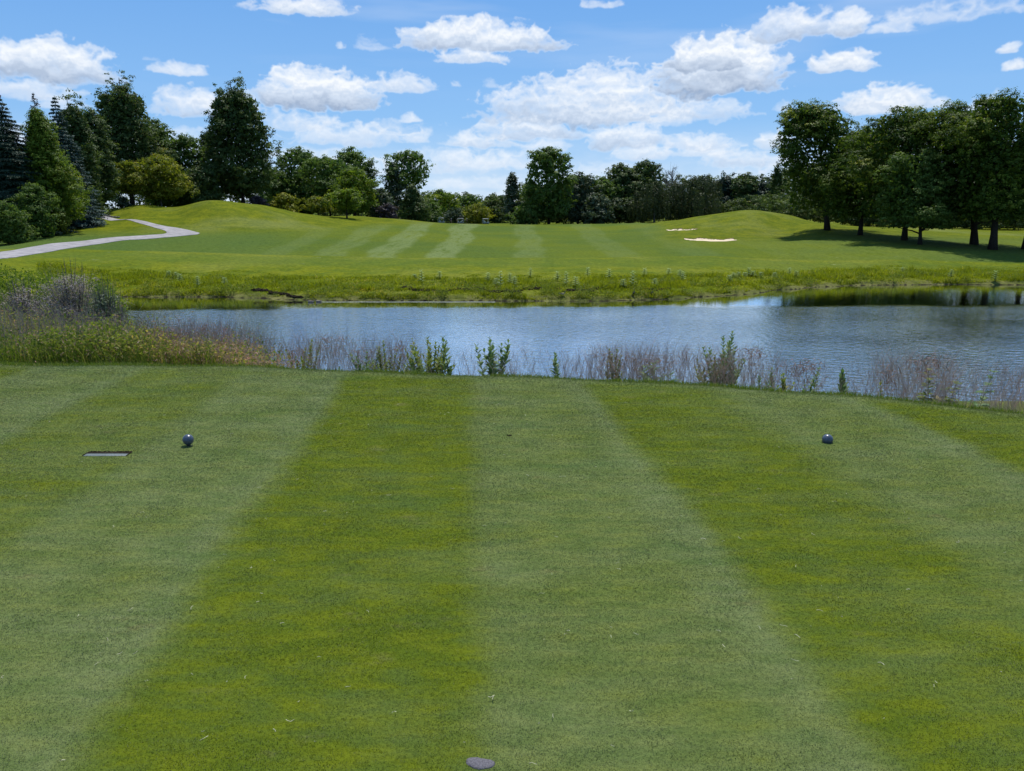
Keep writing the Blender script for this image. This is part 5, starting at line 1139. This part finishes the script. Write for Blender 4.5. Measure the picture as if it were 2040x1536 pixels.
def cormorant(px, py, H, label, wing, face):
    gx, gy = ground_at(px, py, 66., 90.); gz = float(hgt(np.array([gx]), np.array([gy]))[0]); root = empty('cormorant', (gx, gy, gz), label, 'cormorant', 'dark birds standing at the far shore', 0 if face > 0 else pi)
    s = H / .78; mb = MB(); P = np.array([(-.20, 0, .08), (-.15, 0, .12), (-.09, 0, .20), (-.03, 0, .30), (.04, 0, .41), (.085, 0, .49), (.10, 0, .56), (.085, 0, .63), (.075, 0, .68), (.085, 0, .725), (.11, 0, .745), (.135, 0, .742)]) * s
    mb.tube(P, np.array([.012, .04, .075, .10, .10, .072, .042, .032, .03, .036, .03, .01]) * s, 12); mb.build('body', B_BLACK, root)
    b = MB(); b.tube(np.array([(.13, 0, .742), (.18, 0, .748), (.20, 0, .738)]) * s, np.array([.012, .008, .003]) * s, 6); b.build('bill', BILL, root)
    w_ = MB()
    for q in (-1, 1): w_.tube(np.array([(.05, q * .09, .42), (-.02, q * (.10 + wing), .34), (-.10, q * (.07 + wing * .6), .20), (-.17, q * .04, .12)]) * s, np.array([.03, .055, .05, .012]) * s, 8, (.4, 1.)); 
    w_.build('wings', B_BLACK, root)
    t = MB(); t.tube(np.array([(-.17, 0, .12), (-.24, 0, .05), (-.27, 0, .02)]) * s, np.array([.03, .035, .03]) * s, 8, (1.4, .35)); t.build('tail', B_BLACK, root)
    for q in (-1, 1): l = MB(); l.tube(np.array([(-.03, q * .045, .22), (-.01, q * .05, .06), (0, q * .05, .01)]) * s, np.array([.028, .014, .012]) * s, 6); l.tube(np.array([(-.02, q * .05, .012), (.07, q * .055, .008)]) * s, np.array([.014, .03]) * s, 6, (1, .3)); l.build('leg', B_BLACK, root)
cormorant(1262, 590.5, .66, "upright black cormorant at the water's edge, taller of the two", .04, 1)
cormorant(1298, 589, .52, "browner shorter dark bird right of the upright cormorant", .02, 1)
# the wake of the ducks: a low ridge of disturbed water trailing to the right
def wake():
    x0, y0 = d2[0] + .3, d2[1]; n = 90; xs = np.linspace(x0, x0 + 15.5, n); f = np.linspace(0, 1, n); V = []
    for q, s in enumerate((-1, -.35, .35, 1)): V.append(np.stack([xs, y0 + s * (.05 + .10 * f) + .04 * np.sin(xs * 1.3), np.full(n, WATER + (.004 if abs(s) == 1 else .022))], 1))
    V = np.concatenate(V); i = np.arange(n - 1); Fq = np.concatenate([np.stack([q * n + i, q * n + i + 1, (q + 1) * n + i + 1, (q + 1) * n + i], 1) for q in range(3)])
    m_, g_ = mat("wake_water"); pos = g_('ShaderNodeNewGeometry').outputs['Position']; bn = g_('ShaderNodeBump', {'Strength': .9, 'Distance': .2, 'Height': g_.noise(pos, 3., 3)}).outputs[0]
    finish(g_, pbsdf(g_, (.20, .23, .19), .45, .3, bn)); tag(mesh_np('wake', V, Fq, m_, smooth=True), "thin pale wake trailing behind the two swimming mallards", "wake", None, "stuff")
wake()

# ================================================================== carts and players far down the fairway
CARTW = simple("cart_roof", (.62, .64, .62), .4, .1, 3.); CARTB = simple("cart_body", (.20, .23, .22), .35, .1, 3., .6); CARTK = simple("cart_dark", (.03, .03, .032), .6); CHROME = simple("cart_post", (.35, .36, .36), .35, .1, 5, .5, 0, .6)
def glass():
    m_, g_ = mat("windscreen"); a = g_('ShaderNodeBsdfTransparent', {0: (.85, .9, .9, 1)}).outputs[0]; b = g_('ShaderNodeBsdfGlossy', {0: (.9, .95, 1, 1), 'Roughness': .08}).outputs[0]
    finish(g_, g_('ShaderNodeMixShader', {0: .25, 1: a, 2: b}).outputs[0]); return m_
GLASS = glass()
def make_cart():
    root = empty('golf_cart', (0, 0, 0), 'x', 'golf cart', 'golf carts parked on the far fairway')
    b = MB(); b.box((0, 0, .38), (2.3, 1.15, .22)); b.box((.85, 0, .62), (.62, 1.12, .34), 0, .82); b.box((-.45, 0, .62), (.85, 1.12, .30), 0, .95); b.box((-.98, 0, .60), (.45, 1.0, .10)); b.build('body', CARTB, root, smooth=False, bevel=.05)
    r = MB(); r.box((-.05, 0, 1.86), (1.95, 1.2, .07), 0, .93); r.build('roof', CARTW, root, smooth=False, bevel=.03)
    s = MB(); s.box((-.35, 0, .84), (.5, 1.02, .14)); s.build('seat', CARTW, root, smooth=False, bevel=.03); s = MB(); s.box((-.62, 0, 1.08), (.12, 1.02, .36)); s.build('backrest', CARTW, root, smooth=False, bevel=.03)
    for x, x2 in ((.72, .85), (-.72, -.68)):
        for y in (-.5, .5): p_ = MB(); p_.tube([(x2, y, .72), (x, y, 1.84)], .022, 6); p_.build('post', CHROME, root)
    w_ = MB(); w_.box((.79, 0, 1.28), (.02, .98, .98)); w_.build('windscreen', GLASS, root, smooth=False)
    for x in (.78, -.72):
        for y in (-.52, .52):
            t = MB(); t.tube([(x, y - .10, .23), (x, y - .09, .23), (x, y + .09, .23), (x, y + .10, .23)], [.19, .23, .23, .19], 18); wh = t.build('wheel', CARTK, root); h = MB(); h.tube([(x, y - .105, .23), (x, y + .105, .23)], [.11, .11], 12); h.build('rim', CHROME, wh)
    st = MB(); a = np.linspace(0, 2 * pi, 17); st.tube(np.stack([.42 + .10 * np.sin(a) * .6, .25 + .17 * np.cos(a), 1.06 + .17 * np.sin(a) * .8], 1), .015, 5, cap=False); st.tube([(.42, .25, 1.06), (.62, .25, .78)], .02, 5); st.build('steering_wheel', CARTK, root)
    for y, c in ((.25, CARTK), (-.25, CARTB)): g_ = MB(); g_.tube([(-1.02, y, .64), (-1.06, y, .9), (-1.12, y, 1.42)], [.13, .14, .13], 10); g_.tube([(-1.12, y - .04, 1.42), (-1.16, y - .05, 1.62)], [.04, .03], 5); g_.build('golf_bag', c, root)
    return root
def copy_tree(o, parent=None):
    c = o.copy(); C.objects.link(c); c.parent = parent
    for ch in [x for x in bpy.data.objects if x.parent == o]: copy_tree(ch, c)
    return c
cart = make_cart()
for i, (px, Yd, rz, lab) in enumerate([(880, 268, .15, "left golf cart with a bright roof, seen side on"), (918, 270, 2.9, "middle golf cart between the two standing players"), (968, 269, .3, "right golf cart, darkest of the three")]):
    o = cart if i == 0 else copy_tree(cart); o.location = gpos(px, Yd); o.rotation_euler = (0, 0, rz); o['label'] = lab
SKIN = simple("skin", (.42, .25, .17), .6, .1, 5)
def person(px, Yd, rz, label, shirt, trousers, cap, pose=0.):
    root = empty('person', gpos(px, Yd), label, 'person', 'players standing near the carts', rz)
    def skin_mesh(name, J, E, Rd, m_):
        me = bpy.data.meshes.new(name); me.from_pydata(J, E, []); o = bpy.data.objects.new(name, me); C.objects.link(o); o.parent = root
        o.modifiers.new('Skin', 'SKIN'); 
        for v, r_ in zip(me.skin_vertices[0].data, Rd): v.radius = (r_, r_ * .85)
        me.skin_vertices[0].data[0].use_root = True
        sb = o.modifiers.new('Subdivision', 'SUBSURF'); sb.levels = sb.render_levels = 1; me.materials.append(m_); return o
    a = pose
    J = [(0, 0, .95), (0, 0, 1.15), (0, 0, 1.38), (0, 0, 1.50), (0, 0, 1.60), (0, .01, 1.72), (-.19, 0, 1.42), (-.25, .02 + a * .1, 1.14), (-.22, .12 + a * .2, .93 + a * .1), (.19, 0, 1.42), (.25, .02 + a * .1, 1.14), (.20, .14 + a * .2, .93 + a * .1), (-.10, 0, .86), (-.12, .02, .48), (-.12, -.02, .08), (-.12, .12, .03), (.10, 0, .86), (.13, .02, .48), (.14, -.02, .08), (.15, .12, .03)]
    E = [(0, 1), (1, 2), (2, 3), (3, 4), (4, 5), (2, 6), (6, 7), (7, 8), (2, 9), (9, 10), (10, 11), (0, 12), (12, 13), (13, 14), (14, 15), (0, 16), (16, 17), (17, 18), (18, 19)]
    Rd = [.13, .125, .15, .055, .095, .085, .06, .045, .032, .06, .045, .032, .09, .06, .045, .03, .09, .06, .045, .03]
    skin_mesh('body', J, E, Rd, SKIN)
    k = [0, 1, 2, 6, 7, 9, 10]; m2 = {v: i for i, v in enumerate(k)}
    skin_mesh('shirt', [J[i] for i in k], [(m2[p_], m2[q]) for p_, q in E if p_ in m2 and q in m2], [.15, .145, .17, .08, .065, .08, .065], shirt)
    k = [0, 12, 13, 14, 16, 17, 18]; m2 = {v: i for i, v in enumerate(k)}
    skin_mesh('trousers', [J[i] for i in k], [(m2[p_], m2[q]) for p_, q in E if p_ in m2 and q in m2], [.148, .105, .078, .06, .105, .078, .06], trousers)
    c = MB(); c.tube([(0, .0, 1.70), (0, .0, 1.76), (0, 0, 1.815), (0, 0, 1.83)], [.115, .112, .07, .01], 12); c.tube([(0, .08, 1.715), (0, .20, 1.705)], [.085, .05], 8, (1, .15)); c.build('cap', cap, root)
W1 = simple("cloth_white", (.7, .72, .68), .8); G1 = simple("cloth_pale_green", (.45, .55, .45), .8); K1 = simple("cloth_black", (.02, .02, .02), .8); BL = simple("cloth_navy", (.04, .06, .14), .8); T1 = simple("cloth_tan", (.33, .22, .13), .8)
person(847, 267, .3, "person in a pale shirt and pale hat standing apart to the left of the carts", G1, W1, W1)
person(900, 269, 2.5, "person in a white cap and navy shirt behind the left cart", BL, T1, W1, .6)
person(931, 267, -.5, "person in black with a white cap right of the middle cart", K1, K1, W1, .3)
person(912, 268, 1.2, "person in tan clothes at the front of the middle cart", T1, T1, T1, .2)

# ---- stones and low plants by the path's upper bend
def edging():
    rng = np.random.default_rng(91); m_ = simple("boulder", (.16, .135, .12), .9, .4, 3., .2, .6)
    for i, (px, Yd) in enumerate([(203, 153.2), (208, 151.8), (213, 151.2), (218, 150.2), (224, 149.6), (231, 149.0), (237, 148.6), (243, 148.4)]):
        gx, gy, gz = gpos(px, Yd + 1.2); n, k = 9, 6; V = []; r = rng.uniform(.22, .38)
        for q in range(k + 1):
            ph = -pi / 2 + pi * q / k
            for j in range(n): V.append((r * cos(ph) * cos(2 * pi * j / n) * rng.uniform(.85, 1.15) * 1.3, r * cos(ph) * sin(2 * pi * j / n) * rng.uniform(.85, 1.15), r * .75 * sin(ph) + r * .35))
        Fq = [(q * n + j, q * n + (j + 1) % n, (q + 1) * n + (j + 1) % n, (q + 1) * n + j) for q in range(k) for j in range(n)]
        o = mesh_np('boulder', V, np.array(Fq), m_, smooth=False, loc=(gx, gy, gz)); tag(o, "%s brown edging boulder from the left where the cart path passes behind the grass" % ('first', 'second', 'third', 'fourth', 'fifth', 'sixth', 'seventh', 'last')[i], "boulder", "edging boulders by the path bend")
edging()
def flowers(px, top, Yd, label, n, col):
    rng = np.random.default_rng(int(px)); gx, gy, gz = gpos(px, Yd); H = zrow(top, Yd) - gz; root = empty('flowering_shrub', (gx, gy, gz), label, 'shrub')
    P, Nn, ti, s, Cc, _ = crown_pts('bush', H, 0., .75, Yd, rng, 1., 1., .12); V, Fq, tt = leaf_quads(P, Nn, s, .5, rng, ti); mesh_np('leaves', V, Fq, F_DARK, root, attrs={'tint': tt})
    k = rng.integers(0, len(P), n); V, Fq, tt = leaf_quads(P[k] * 1.05 + (0, -.12, 0), unit(Nn[k] + (0, -1, .4)), .17, .8, rng, rng.random(n)); mesh_np('blossom', V, Fq, col, root, attrs={'tint': tt})
flowers(208, 400, 158, "shrub with pale pink blossom beside the end of the cart path", 26, foliage("pink_petals", (.45, .28, .28), (.65, .52, .52), None, .2))
